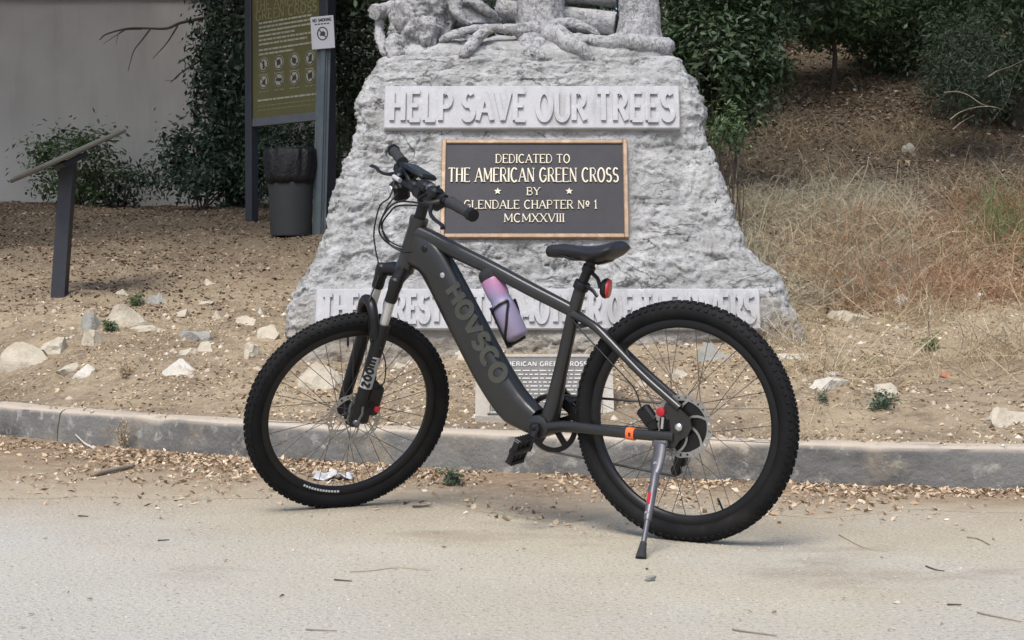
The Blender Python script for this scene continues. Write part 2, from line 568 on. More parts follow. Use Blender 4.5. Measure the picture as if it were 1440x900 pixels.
LY, LZ = [5, 7, 8, 9, 10, 11.5, 13, 14, 18, 22, 60], [.16, .2, .40, .56, .735, .95, 1.2, 1.38, 1.74, 1.9, 3.2]
RY, RZ = [5, 6.5, 8, 10.5, 14, 18, 24, 60], [.16, .27, .46, .88, 1.9, 3.45, 5.4, 15.0]
KERB_H, KERB_W = .16, .17


def terrain(x, y, fine=True):
    x, y = np.asarray(x, float), np.asarray(y, float)
    s = y - kerb_y(x) - KERB_W
    w = sstep((x / np.maximum(y, 1) + .04) / .2)
    prof = np.interp(y, LY, LZ) * (1 - w) + np.interp(y, RY, RZ) * w
    g = sstep(s / 1.1)
    z = KERB_H - .012 + (prof - KERB_H) * g
    z = z + g * .05 * fbm(x * .7, y * .7, 3, 1) + np.clip(s * 2, 0, 1) * (.020 * fbm(x * 3, y * 3, 3, 5) + (.006 * fbm(x * 11, y * 11, 2, 9) if fine else 0))
    return z


def ray(px, py):
    d = V((px - 720) / F_PX, math.cos(PITCH) + math.sin(PITCH) * (450 - py) / F_PX, -math.sin(PITCH) + math.cos(PITCH) * (450 - py) / F_PX)
    return d / d[1]


def at(px, py, depth):
    """The place on the ray through (px, py) of the 1440x900 frame at the given distance."""
    return V(0, 0, CAM_H) + ray(px, py) * depth


def ground_hit(px, py):
    """Where that ray meets the road or the slope."""
    d = ray(px, py)
    ys = np.linspace(3, 40, 6000)
    X, Z = d[0] * ys, CAM_H + d[2] * ys
    g = np.where(ys > kerb_y(X) + KERB_W, terrain(X, ys), 0.0)
    i = int(np.argmax(Z < g))
    if not (Z < g).any():
        i = len(ys) - 1
    return V(X[i], ys[i], g[i])


# road sheet, reaching far behind the camera and along both ways
xs = np.linspace(-9.0, 12.0, 120)
vs, fs = [], []
for x in xs:
    ky = float(kerb_y(x))
    for t in (0, .25, .5, .75, 1):
        vs.append((x * (1 + 0 * t), -9 + (ky + .05 + 9) * t, 0.0))
for i in range(len(xs) - 1):
    for k in range(4):
        a = i * 5 + k
        fs.append((a, a + 5, a + 6, a + 1))
mesh_obj('road', vs, fs, M['road'])['kind'] = 'structure'
far = MB()
far.box((1.5, 10, -.55), (400, 400, 1.0))
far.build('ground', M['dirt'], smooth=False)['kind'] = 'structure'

# kerb: cast blocks butted with open joints, rounded nose, chipped edge
def arc_table():
    X = np.linspace(-8.5, 11.5, 1200)
    Y = kerb_y(X)
    S = np.r_[0, np.cumsum(np.hypot(np.diff(X), np.diff(Y)))]
    return X, Y, S


AX, AY, AS = arc_table()
S0 = float(np.interp(-2.15, AX, AS)) - 4 * 3.05
kerb_root = empty('kerb')
kerb_root['kind'] = 'structure'
for b in range(8):
    sa, sb = S0 + b * 3.05 + .004, S0 + (b + 1) * 3.05 - .004
    if sa < 0 or sb > AS[-1]:
        continue
    ns = 60
    vs, fs = [], []
    prof = [(0, -.05), (-.002, .0), (.004, .07), (.008, KERB_H - .035), (.014, KERB_H - .014), (.028, KERB_H - .003), (.05, KERB_H), (.11, KERB_H), (KERB_W, KERB_H - .004), (KERB_W, -.05)]
    for i in range(ns + 1):
        s = sa + (sb - sa) * i / ns
        x, y = np.interp(s, AS, AX), np.interp(s, AS, AY)
        x2, y2 = np.interp(s + .05, AS, AX), np.interp(s + .05, AS, AY)
        t = unit(V(x2 - x, y2 - y, 0))
        n = V(-t[1], t[0], 0)
        chip = max(0.0, float(fbm(s * 5, 3.3, 3, 2)) - .35) * .035
        for j, (o, z) in enumerate(prof):
            c = chip if 3 <= j <= 5 else 0
            p = V(x, y, 0) + n * (o + c * .7 + .003 * float(vnoise(s * 9, j * 3.1, 4))) + V(0, 0, z - c * .6 + (.003 * float(vnoise(s * 7, j, 8)) if j > 2 else 0))
            vs.append(p)
    m = len(prof)
    for i in range(ns):
        for j in range(m - 1):
            a = i * m + j
            fs.append((a, a + m, a + m + 1, a + 1))
    fs.append(tuple(range(m)))
    fs.append(tuple(ns * m + j for j in range(m - 1, -1, -1)))
    mesh_obj('kerb_stone', vs, fs, M['kerb'], kerb_root, 50)

# the earth slope behind the kerb
gx = np.concatenate([np.linspace(-40, -6, 35), np.linspace(-5.9, 5.9, 300), np.linspace(6, 40, 35)])
gt = np.concatenate([np.linspace(0, 6, 190), np.linspace(6.05, 16, 130), np.linspace(16.5, 60, 40)])
GX, GT = np.meshgrid(gx, gt, indexing='ij')
GY = np.where(True, kerb_y(np.clip(GX, -9, 12)) + KERB_W - .02 + GT, 0)
GZ = terrain(np.clip(GX, -30, 30), GY)
vv = np.stack([GX, GY, GZ], -1).reshape(-1, 3)
ni, nj = GX.shape
ii, jj = np.meshgrid(np.arange(ni - 1), np.arange(nj - 1), indexing='ij')
a = (ii * nj + jj).ravel()
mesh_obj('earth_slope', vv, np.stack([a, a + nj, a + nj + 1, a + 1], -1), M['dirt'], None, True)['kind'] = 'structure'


# drift of dirt in the gutter
def drift_edge(x):
    return np.minimum(5.12 - .42 * np.exp(-((x - .12) / .26) ** 2) - .15 * np.exp(-((x - .9) / .3) ** 2) + .16 * fbm(x * .8, 1.7, 4, 3) + .05 * fbm(x * 6, 2.7, 3, 8) - .04 * x, kerb_y(x) - .12)


def drift_z(x, y):
    ky, ed = kerb_y(x), drift_edge(x)
    t = np.clip((y - ed) / np.maximum(ky - ed, .05), 0, 1)
    return .0015 + (.008 + .005 * fbm(x * 2.2, y * 2.2, 3, 6)) * t ** 1.4 + .004 * fbm(x * 9, y * 9, 2, 12) * t


dx = np.linspace(-4.5, 4.2, 330)
dt = np.linspace(0, 1, 34)
DX, DT = np.meshgrid(dx, dt, indexing='ij')
DY = drift_edge(DX) + (kerb_y(DX) + .006 - drift_edge(DX)) * DT
DZ = drift_z(DX, DY)
DZ[:, 0] = .0008
vv = np.stack([DX, DY, DZ], -1).reshape(-1, 3)
ni, nj = DX.shape
ii, jj = np.meshgrid(np.arange(ni - 1), np.arange(nj - 1), indexing='ij')
a = (ii * nj + jj).ravel()
gd = mesh_obj('gutter_dirt', vv, np.stack([a, a + nj, a + nj + 1, a + 1], -1), M['gutter'], None, True)
gd['kind'] = 'structure'
at_ = gd.data.attributes.new('thickness', 'FLOAT', 'POINT')
at_.data.foreach_set('value', np.ascontiguousarray(np.broadcast_to(DT, DX.shape).ravel(), dtype=np.float32))
nt = M['gutter'].node_tree
pb = nt.nodes['Principled BSDF']
srcs = pb.inputs['Base Color'].links[0].from_socket
an = nt.nodes.new('ShaderNodeAttribute')
an.attribute_name = 'thickness'
tcx = nt.nodes.new('ShaderNodeTexCoord')
nx_ = nt.nodes.new('ShaderNodeTexNoise')
nx_.inputs['Scale'].default_value = 7
nx_.inputs['Detail'].default_value = 8
nx_.inputs['Roughness'].default_value = .7
nt.links.new(tcx.outputs['Object'], nx_.inputs['Vector'])
ad = nt.nodes.new('ShaderNodeMath')
ad.operation = 'MULTIPLY_ADD'
nt.links.new(nx_.outputs['Fac'], ad.inputs[0])
ad.inputs[1].default_value = 1.0
nt.links.new(an.outputs['Fac'], ad.inputs[2])
mr_ = nt.nodes.new('ShaderNodeMapRange')
mr_.inputs['From Min'].default_value = .52
mr_.inputs['From Max'].default_value = 1.15
nt.links.new(ad.outputs[0], mr_.inputs['Value'])
mx_ = nt.nodes.new('ShaderNodeMix')
mx_.data_type = 'RGBA'
nt.links.new(mr_.outputs['Result'], mx_.inputs['Factor'])
mx_.inputs['A'].default_value = (.42, .36, .265, 1)
nt.links.new(srcs, mx_.inputs['B'])
nt.links.new(mx_.outputs['Result'], pb.inputs['Base Color'])


def floor_z(x, y):
    ky = kerb_y(x)
    return np.where(y > ky + KERB_W, terrain(x, y), np.where(y > ky, KERB_H, np.where(y > drift_edge(x), drift_z(x, y), 0)))


# ------------------------------------------------------------------ scatter tools
def leaf_mesh(P, size, normal, width=.42, fold=.25, rng=RNG):
    """One folded leaf (two triangles) per point; normal (N,3) is the leaf's face direction."""
    n = len(P)
    size = np.broadcast_to(size, (n,))
    nrm = normal / (np.linalg.norm(normal, axis=1, keepdims=True) + 1e-9)
    r = rng.normal(size=(n, 3))
    t = r - nrm * np.sum(r * nrm, 1, keepdims=True)
    t /= np.linalg.norm(t, axis=1, keepdims=True) + 1e-9
    b = np.cross(nrm, t)
    s = size[:, None]
    w = s * width * rng.uniform(.5, 1.3, (n, 1))
    fo = s * fold * rng.uniform(-.3, 1.0, (n, 1))
    v = np.stack([P - t * s * .5, P + b * w * .5 + nrm * fo * .5, P + t * s * .5 - nrm * fo * .3, P - b * w * .5 + nrm * fo * .5], 1).reshape(-1, 3)
    k = np.arange(n)[:, None] * 4
    f = np.concatenate([k + [0, 2, 1], k + [0, 3, 2]], 1).reshape(-1, 3)
    return v, f


def blade_mesh(base, tip, width, bend, seg=4, rng=RNG):
    """Thin curved ribbons from base to tip, bowed by bend."""
    n = len(base)
    d = tip - base
    side = np.cross(d, rng.normal(size=(n, 3)))
    side /= np.linalg.norm(side, axis=1, keepdims=True) + 1e-9
    V_, F_ = [], []
    for i in range(seg + 1):
        t = i / seg
        c = base + d * t + bend * (4 * t * (1 - t))
        w = (np.broadcast_to(width, (n,)) * (1 - .75 * t))[:, None] * .5
        V_ += [c - side * w, c + side * w]
    v = np.stack(V_, 1).reshape(-1, 3)
    k = np.arange(n)[:, None] * (2 * (seg + 1))
    f = np.concatenate([k + [2 * i, 2 * i + 1, 2 * i + 3, 2 * i + 2] for i in range(seg)], 1).reshape(-1, 4)
    return v, f


def ground_normals(n, tilt, rng=RNG):
    return np.stack([rng.normal(0, tilt, n), rng.normal(0, tilt, n), np.ones(n)], 1)


def scatter_ground(n, x0, x1, y0, y1, dens=None, rng=RNG, lift=.004):
    X, Y = rng.uniform(x0, x1, n), rng.uniform(y0, y1, n)
    if dens is not None:
        keep = rng.random(n) < dens(X, Y)
        X, Y = X[keep], Y[keep]
    return np.stack([X, Y, floor_z(X, Y) + lift], 1)


def pebble_mesh(P, size, rng=RNG):
    n = len(P)
    o = np.array([(1, 0, 0), (0, 1, 0), (-1, 0, 0), (0, -1, 0), (0, 0, .7), (0, 0, -.5)], float)
    s = np.broadcast_to(size, (n,))[:, None, None]
    a = rng.uniform(0, 6.28, n)
    c, d = np.cos(a), np.sin(a)
    off = o[None] * rng.uniform(.6, 1.3, (n, 6, 1))
    x = off[..., 0] * c[:, None] - off[..., 1] * d[:, None]
    y = off[..., 0] * d[:, None] + off[..., 1] * c[:, None]
    v = P[:, None] + np.stack([x, y, off[..., 2]], -1) * s
    k = np.arange(n)[:, None] * 6
    f = np.concatenate([k + t for t in ([0, 1, 4], [1, 2, 4], [2, 3, 4], [3, 0, 4], [1, 0, 5], [2, 1, 5], [3, 2, 5], [0, 3, 5])], 1).reshape(-1, 3)
    return v.reshape(-1, 3), f


def displaced(o, amp, scale, aniso=(1, 1, 1), kind='fbm', seed=0.0, mask=None):
    """Pushes vertices along their normals by 3d noise (real relief)."""
    me = o.data
    off = Vector((seed, seed * 1.3, seed * .7))
    nr = [v.normal.copy() for v in me.vertices]
    for v, n in zip(me.vertices, nr):
        p = Vector((v.co.x * aniso[0], v.co.y * aniso[1], v.co.z * aniso[2])) * scale + off
        if kind == 'ridge':
            h = mnoise.ridged_multi_fractal(p, 1.0, 2.1, 5, 1.0, 2.0) - 1.1
        elif kind == 'ledge':       # torn strata: flat patches with steep broken edges
            w = Vector((mnoise.noise(p * 1.4), mnoise.noise(p * 1.4 + Vector((7, 3, 1))), mnoise.noise(p * 1.4 + Vector((2, 9, 4)))))
            t = mnoise.fractal(p + w * .5, 1.0, 2.0, 5) * 3.0
            fl = math.floor(t)
            q = t - fl
            h = (fl + (0 if q < .62 else ((q - .62) / .38) ** 1.0)) / 3.0
        elif kind == 'crack':       # thin broken crevices
            w = Vector((mnoise.noise(p * 1.7), mnoise.noise(p * 1.7 + Vector((7, 3, 1))), mnoise.noise(p * 1.7 + Vector((2, 9, 4)))))
            v1 = abs(mnoise.fractal(p + w * .45, 1.0, 2.0, 3))
            br = mnoise.noise(p * .9 + Vector((31, 5, 8)))
            h = -max(0.0, 1 - v1 / .07) * max(0.0, min(1.0, br * 3 + .5))
        elif kind == 'crease':
            w = Vector((mnoise.noise(p * .7), mnoise.noise(p * .7 + Vector((7, 3, 1))), mnoise.noise(p * .7 + Vector((2, 9, 4)))))
            p = p + w * .6
            h = abs(mnoise.noise(p)) ** .6 + .5 * abs(mnoise.noise(p * 2.1)) ** .7 + .28 * abs(mnoise.noise(p * 4.3)) - .62
        else:
            h = mnoise.fractal(p, 1.0, 2.0, 5)
        k = amp * h * (mask(v.co) if mask else 1.0)
        v.co += n * k
    me.update()


ICO = None


def rock_mesh(name, size, seed, material, parent=None, sub=3, rough=.25):
    import bmesh
    bm = bmesh.new()
    bmesh.ops.create_icosphere(bm, subdivisions=sub, radius=1.0)
    rr = random.Random(seed)
    planes = [(unit(V(rr.gauss(0, 1), rr.gauss(0, 1), rr.gauss(.3, 1))), rr.uniform(.42, .85)) for _ in range(15)]
    for v in bm.verts:
        p = np.array(v.co)
        for n, d in planes:
            k = p @ n
            if k > d:
                p = p - n * (k - d) * .97
        q = Vector(p * 2.2 + seed)
        p = p * (1 + rough * .5 * mnoise.fractal(q, 1.0, 2.0, 4))
        v.co = Vector((p[0] * size[0] / 2, p[1] * size[1] / 2, p[2] * size[2] / 2))
    me = bpy.data.meshes.new(name)
    bm.to_mesh(me)
    bm.free()
    me.polygons.foreach_set('use_smooth', np.ones(len(me.polygons), dtype=bool))
    try:
        me.set_sharp_from_angle(angle=R(22))
    except Exception:
        pass
    me.materials.append(material)
    o = bpy.data.objects.new(name, me)
    COL.objects.link(o)
    if parent:
        o.parent = parent
    return o


# ------------------------------------------------------------------ stroke lettering
def _arc(cx, cy, rx, ry, a0, a1, n=10):
    return [(cx + rx * math.cos(R(a0 + (a1 - a0) * k / n)), cy + ry * math.sin(R(a0 + (a1 - a0) * k / n))) for k in range(n + 1)]


# every glyph: (width, [strokes]); a stroke is (weight class 't'hick / 'n'arrow, points); ends that carry serifs are marked by the builder
GL = {
    'A': (.70, [('n', [(0, 0), (.35, 1)]), ('t', [(.35, 1), (.70, 0)]), ('n', [(.13, .34), (.57, .34)])]),
    'B': (.58, [('t', [(.06, 0), (.06, 1)]), ('n', [(.06, 1), (.3, 1)] + _arc(.30, .765, .22, .235, 90, -90) + [(.06, .53)]), ('n', [(.06, .53), (.3, .53)] + _arc(.30, .265, .27, .265, 90, -90) + [(.06, 0)])]),
    'C': (.66, [('t', _arc(.36, .5, .33, .5, 48, 312, 18))]),
    'D': (.66, [('t', [(.06, 0), (.06, 1)]), ('n', [(.06, 1), (.26, 1)] + _arc(.26, .5, .38, .5, 90, -90, 14) + [(.06, 0)])]),
    'E': (.56, [('t', [(.06, 0), (.06, 1)]), ('n', [(.06, 1), (.54, 1)]), ('n', [(.06, .52), (.44, .52)]), ('n', [(.06, 0), (.56, 0)])]),
    'F': (.54, [('t', [(.06, 0), (.06, 1)]), ('n', [(.06, 1), (.54, 1)]), ('n', [(.06, .52), (.44, .52)])]),
    'G': (.70, [('t', _arc(.36, .5, .33, .5, 48, 330, 18)), ('n', [(.40, .44), (.66, .44), (.66, .1)])]),
    'H': (.66, [('t', [(.06, 0), (.06, 1)]), ('t', [(.60, 0), (.60, 1)]), ('n', [(.06, .52), (.60, .52)])]),
    'I': (.14, [('t', [(.07, 0), (.07, 1)])]),
    'K': (.64, [('t', [(.06, 0), (.06, 1)]), ('n', [(.06, .42), (.58, 1)]), ('t', [(.24, .58), (.62, 0)])]),
    'L': (.54, [('t', [(.06, 0), (.06, 1)]), ('n', [(.06, 0), (.54, 0)])]),
    'M': (.82, [('n', [(.06, 0), (.06, 1)]), ('t', [(.06, 1), (.41, .18)]), ('n', [(.41, .18), (.76, 1)]), ('t', [(.76, 1), (.76, 0)])]),
    'N': (.68, [('n', [(.06, 0), (.06, 1)]), ('t', [(.06, 1), (.62, 0)]), ('n', [(.62, 0), (.62, 1)])]),
    'O': (.70, [('t', _arc(.35, .5, .32, .5, 90, 450, 24))]),
    'P': (.56, [('t', [(.06, 0), (.06, 1)]), ('n', [(.06, 1), (.3, 1)] + _arc(.30, .735, .24, .265, 90, -90) + [(.06, .47)])]),
    'R': (.62, [('t', [(.06, 0), (.06, 1)]), ('n', [(.06, 1), (.3, 1)] + _arc(.30, .745, .24, .255, 90, -90) + [(.06, .49)]), ('t', [(.30, .49), (.60, 0)])]),
    'S': (.54, [('t', _arc(.28, .75, .22, .25, 35, 250, 9) + _arc(.27, .26, .24, .26, 80, -145, 10))]),
    'T': (.62, [('t', [(.31, 0), (.31, 1)]), ('n', [(.02, 1), (.60, 1)])]),
    'U': (.64, [('t', [(.06, 1), (.06, .3)] + _arc(.32, .28, .26, .28, 180, 360, 12) + [(.58, .3), (.58, 1)])]),
    'V': (.66, [('t', [(0, 1), (.33, 0)]), ('n', [(.33, 0), (.66, 1)])]),
    'W': (.92, [('t', [(0, 1), (.24, 0)]), ('n', [(.24, 0), (.46, .9)]), ('t', [(.46, .9), (.68, 0)]), ('n', [(.68, 0), (.92, 1)])]),
    'X': (.66, [('t', [(.03, 1), (.63, 0)]), ('n', [(.03, 0), (.63, 1)])]),
    'Y': (.66, [('t', [(.02, 1), (.33, .46), (.33, 0)]), ('n', [(.33, .46), (.64, 1)])]),
    'Z': (.60, [('n', [(.04, 1), (.56, 1)]), ('t', [(.56, 1), (.04, 0)]), ('n', [(.04, 0), (.56, 0)])]),
    '1': (.26, [('t', [(.13, 0), (.13, 1), (.02, .82)])]),
    'o': (.40, [('t', _arc(.2, .66, .15, .24, 90, 450, 16)), ('n', [(.06, .28), (.34, .28)])]),
    'z': (.46, [('n', [(.03, .62), (.42, .62)]), ('n', [(.42, .62), (.04, 0)]), ('n', [(.04, 0), (.43, 0)])]),
    'q': (.52, [('t', _arc(.26, .31, .21, .31, 90, 450, 16))]),
    'm': (.74, [('t', [(.05, 0), (.05, .62)]), ('t', _arc(.21, .42, .16, .2, 180, 0, 8) + [(.37, 0)]), ('t', _arc(.53, .42, .16, .2, 180, 0, 8) + [(.69, 0)])]),
}


def ribbon(pts, w):
    """Flat outline of a stroke: list of quads (2d)."""
    P = [V(*p) for p in pts]
    n = len(P)
    closed = n > 3 and np.linalg.norm(P[0] - P[-1]) < 1e-6
    L, Rr = [], []
    for i in range(n):
        if closed and i in (0, n - 1):
            d0, d1 = unit(P[n - 1] - P[n - 2]), unit(P[1] - P[0])
        else:
            d0 = unit(P[i] - P[i - 1]) if i else unit(P[1] - P[0])
            d1 = unit(P[i + 1] - P[i]) if i < n - 1 else d0
        t = unit(d0 + d1)
        nn = V(-t[1], t[0])
        k = w / 2 / max(.4, float(nn @ V(-d0[1], d0[0])))
        L.append(P[i] + nn * k)
        Rr.append(P[i] - nn * k)
    return L, Rr


def letter_mesh(mb, ch, o, ex, ey, ez, h, xs, depth, thick, thin, serif=0.0, base=0.0):
    """Adds one raised glyph: h height, xs horizontal scale, relief depth."""
    w, strokes = GL[ch]
    lift = 0.0
    todo = []
    for cls, pts in strokes:
        todo.append(([(p[0] * h * xs, p[1] * h) for p in pts], thick if cls == 't' else thin))
    if serif:
        for cls, pts in strokes:
            for e, q in ((pts[0], pts[1]), (pts[-1], pts[-2])):
                if e[1] in (0, 1) and abs(e[1] - q[1]) > .3 and not (ch in 'AMNVW' and cls and any(e in (p2[0], p2[-1]) and p2 is not pts for _, p2 in strokes)):
                    y = e[1] * h + (thin * .45 if e[1] == 0 else -thin * .45)
                    todo.append(([(e[0] * h * xs - serif, y), (e[0] * h * xs + serif, y)], thin * .9))
                elif ch in 'EFLTZ' and e[1] in (0, 1) and abs(e[1] - q[1]) < .01 and .0 <= e[0]:
                    s_ = -1 if e[1] == 1 else 1
                    if e[0] > .3 or ch in 'TZ':
                        todo.append(([(e[0] * h * xs, e[1] * h - s_ * thin * .4), (e[0] * h * xs, e[1] * h + s_ * serif * 1.1)], thin * .9))
    for pts, wd in todo:
        L, Q = ribbon(pts, wd)
        n = len(L)
        top = base + depth + lift
        lift += .00025
        vs = [o + ex * p[0] + ey * p[1] + ez * z for z in (base, top) for side in (L, Q) for p in side]
        fs = []
        for i in range(n - 1):
            fs.append((2 * n + i, 3 * n + i, 3 * n + i + 1, 2 * n + i + 1))
            fs.append((i, i + 1, 2 * n + i + 1, 2 * n + i))
            fs.append((n + i + 1, n + i, 3 * n + i, 3 * n + i + 1))
        fs.append((0, 2 * n, 3 * n, n))
        fs.append((n - 1, 2 * n - 1, 4 * n - 1, 3 * n - 1))
        mb.add(vs, fs)
    return w * h * xs


def text_width(s, h, xs, gap, space):
    return sum((space if c == ' ' else GL[c][0] * h * xs + gap) for c in s) - gap


def text_line(s, centre, ex, ey, ez, h, width, depth, thick, thin, material, parent, serif=0.0, space=.55, gapk=.18, name='letter', joined=False):
    """Raised letters, each an object of its own, fitted to the given line width."""
    ex, ey, ez = unit(ex), unit(ey), unit(ez)
    raw = text_width(s, 1.0, 1.0, gapk, space)
    xs = width / (raw * h)
    x = -width / 2
    o0 = np.asarray(centre, float) - ey * h / 2
    allmb = MB()
    for c in s:
        if c == ' ':
            x += space * h * xs
            continue
        mb = allmb if joined else MB()
        letter_mesh(mb, c, o0 + ex * x, ex, ey, ez, h, xs, depth, thick, thin, serif)
        if not joined:
            mb.build(name, material, parent, False)
        x += (GL[c][0] + gapk) * h * xs
    if joined:
        return allmb.build(name, material, parent, False)

# ------------------------------------------------------------------ monument
# rows: height line in the frame, left and right outline, distance of the front face there
MON = [(540, 386, 1152, 7.90), (500, 390, 1146, 7.94), (487, 392, 1142, 7.95), (460, 394, 1132, 7.97), (430, 399, 1118, 8.0), (405, 410, 1106, 8.03), (385, 424, 1088, 8.05), (362, 440, 1070, 8.08), (345, 447, 1055, 8.10), (300, 458, 1040, 8.17),
       (250, 473, 1022, 8.24), (190, 489, 1000, 8.32), (150, 500, 990, 8.37), (120, 509, 981, 8.41), (107, 513, 977, 8.425), (103, 520, 969, 8.45), (92, 525, 965, 8.465), (84, 527, 963, 8.475), (79, 531, 959, 8.49)]
mz = [at(720, r[0], r[3])[2] for r in MON]
mxl = [at(r[1], r[0], r[3])[0] for r in MON]
mxr = [at(r[2], r[0], r[3])[0] for r in MON]
myf = [r[3] for r in MON]


def mon_front(py):
    return float(np.interp(-py, [-r[0] for r in MON], myf))


mon = empty('stone_monument', (0.15, 8.6, .45), 'rough grey stone monument carved with tree trunks, roots and lettered panels behind the bicycle', 'monument')
MO = V(0.15, 8.6, .45)


def mloc(p):
    return np.asarray(p, float) - MO


PLATES = [(748, 154, 413, 60), (751.5, 268, 262, 138), (756.5, 436.5, 623, 57)]
zz = np.concatenate([np.linspace(mz[0], mz[14] - .008, 180), np.linspace(mz[14], mz[-1], 20)])
NP = 640
vs = []
for z in zz:
    xl, xr, yf = np.interp(z, mz, mxl), np.interp(z, mz, mxr), np.interp(z, mz, myf)
    yb = 9.75 - (z - .4) * .22
    r_ = .10
    pts = []
    for (cx, cy, a0) in ((xl + r_, yf + r_, 180), (xr - r_, yf + r_, 270), (xr - r_, yb - r_, 0), (xl + r_, yb - r_, 90)):
        for k in range(7):
            a_ = R(a0 + 90 * k / 6)
            pts.append((cx + r_ * math.cos(a_), cy + r_ * math.sin(a_)))
    pts.append(pts[0])
    pts = np.array(pts)
    S = np.r_[0, np.cumsum(np.hypot(*np.diff(pts, axis=0).T))]
    s = np.interp(np.arange(NP) / NP, [0, .64, .76, .88, 1], [0, S[13], S[20], S[27], S[-1]])
    for k in range(NP):
        vs.append(mloc((np.interp(s[k], S, pts[:, 0]), np.interp(s[k], S, pts[:, 1]), z)))
fs = []
for i in range(len(zz) - 1):
    for k in range(NP):
        k2 = (k + 1) % NP
        fs.append((i * NP + k, i * NP + k2, (i + 1) * NP + k2, (i + 1) * NP + k))
top0 = (len(zz) - 1) * NP
c = np.mean(np.array(vs[top0:]), 0)
vs.append(c)
fs += [(top0 + k, top0 + (k + 1) % NP, len(vs) - 1) for k in range(NP)]
ped = mesh_obj('pedestal', vs, fs, M['stone'], mon, True)


def rock_mask(co):
    x, y, z = co.x + MO[0], co.y + MO[1], co.z + MO[2]
    px, py = 720 + F_PX * x / y, HOR - F_PX * (z - CAM_H) / y
    k = 1.0
    if y < 8.7:
        for (cx, cy, w, h) in PLATES:
            d = max(abs(px - cx) - w / 2, abs(py - cy) - h / 2)
            k = min(k, max(.12, min(1.0, d / 14.0)))
    if py < 112:
        k *= .55
    return k


displaced(ped, .018, 1.3, (1, 1, 1.3), 'fbm', 3.0, rock_mask)
displaced(ped, .030, 2.3, (.7, .8, 1.7), 'ledge', 9.0, rock_mask)
displaced(ped, .014, 6.5, (.7, .9, 1.6), 'ledge', 4.0, rock_mask)
displaced(ped, .010, 15, (.7, .9, 1.6), 'ledge', 14.0, rock_mask)
displaced(ped, .021, 2.6, (.7, .9, 1.7), 'crack', 5.0, rock_mask)
displaced(ped, .011, 6.0, (.8, .9, 1.6), 'crack', 2.0, rock_mask)
displaced(ped, .009, 26, (1, 1, 1.2), 'fbm', 1.0, rock_mask)


def plate_frame(px, py, wpx, hpx):
    d = mon_front(py)
    c = at(px, py, d)
    t, b = at(px, py - hpx / 2, mon_front(py - hpx / 2)), at(px, py + hpx / 2, mon_front(py + hpx / 2))
    ey = unit(t - b)
    ex = V(1, 0, 0)
    ez = np.cross(ex, ey)
    return c, ex, ey, ez, wpx * d / F_PX, float(np.linalg.norm(t - b)), d / F_PX


def raised_panel(px, py, wpx, hpx, text, th, tw, dy=0.0):
    c, ex, ey, ez, w, h, k = plate_frame(px, py, wpx, hpx)
    mb = MB()
    mb.box(mloc(c + ez * .008), (w, h, .05), np.c_[ex, ey, ez], .006)
    pl = mb.build('inscription_panel', M['plate'], mon, 30)
    face = mloc(c + ez * (.033 + .0005))
    text_line(text, face - ey * dy * k, ex, ey, ez, th * k * 1.02, tw * k, .015, .027, .025, M['plate'], pl, space=.36, gapk=.2)
    return pl


p_ = raised_panel(748, 154, 413, 60, 'HELP SAVE OUR TREES', 42, 394)
p_['label'] = 'upper painted panel reading HELP SAVE OUR TREES'
p_ = raised_panel(756.5, 436.5, 623, 57, 'THE FOREST IS THE MOTHER OF THE RIVERS', 38, 604)
p_['label'] = 'long lower panel with raised letters mostly hidden by the bicycle'

# bronze dedication plaque
c, ex, ey, ez, w, h, k = plate_frame(*PLATES[1])
mb = MB()
mb.box(mloc(c + ez * .012), (w - .04, h - .04, .034), np.c_[ex, ey, ez], .003)
plq = mb.build('bronze_plaque', M['bronze'], mon, 30)
plq['label'] = 'dark bronze dedication plaque with a copper coloured border'
mb = MB()
bw = 6.5 * k
for sx in (-1, 1):
    mb.box(mloc(c + ez * .018 + ex * sx * (w / 2 - bw / 2)), (bw, h, .045), np.c_[ex, ey, ez], .004)
for sy in (-1, 1):
    mb.box(mloc(c + ez * .0175 + ey * sy * (h / 2 - bw / 2)), (w - 2 * bw + .002, bw, .044), np.c_[ex, ey, ez], .004)
mb.build('border', M['bronze_edge'], plq, 30)
PF = ez * .0295


def pq(px, py):
    return mloc(c + ex * (px - 751.5) * k - ey * (py - 268) * h / 138 + PF)


for s, px, py, wd, hh, tk, tn in (('DEDICATED TO', 749, 226.5, 104, 13, .0056, .0032), ('THE AMERICAN GREEN CROSS', 750, 249.5, 238, 21, .0082, .0038), ('BY', 750, 272.5, 18, 11.5, .0055, .0032),
                                  ('GLENDALE CHAPTER No 1', 746, 291, 185, 12.5, .0055, .0032), ('MCMXXVIII', 751, 309.5, 83, 12.5, .0055, .0032)):
    text_line(s, pq(px, py), ex, ey, ez, hh * k, wd * k, .006, tk, tn, M['brass'], plq, serif=.0058 if hh < 15 else .0068, space=.42, gapk=.16)
for px in (700, 800):
    mb = MB()
    poly = []
    for q in range(10):
        rr = (5.4 if q % 2 == 0 else 2.3) * k
        poly.append((rr * math.sin(q * math.pi / 5), rr * math.cos(q * math.pi / 5)))
    mb.prism(poly[::-1], pq(px, 272.5), ex, ey, ez, 0, .006)
    mb.build('star', M['brass'], plq, False)


# carved trunks, roots and logs on top
def spt(px, py, d):
    return mloc(at(px, py, d))


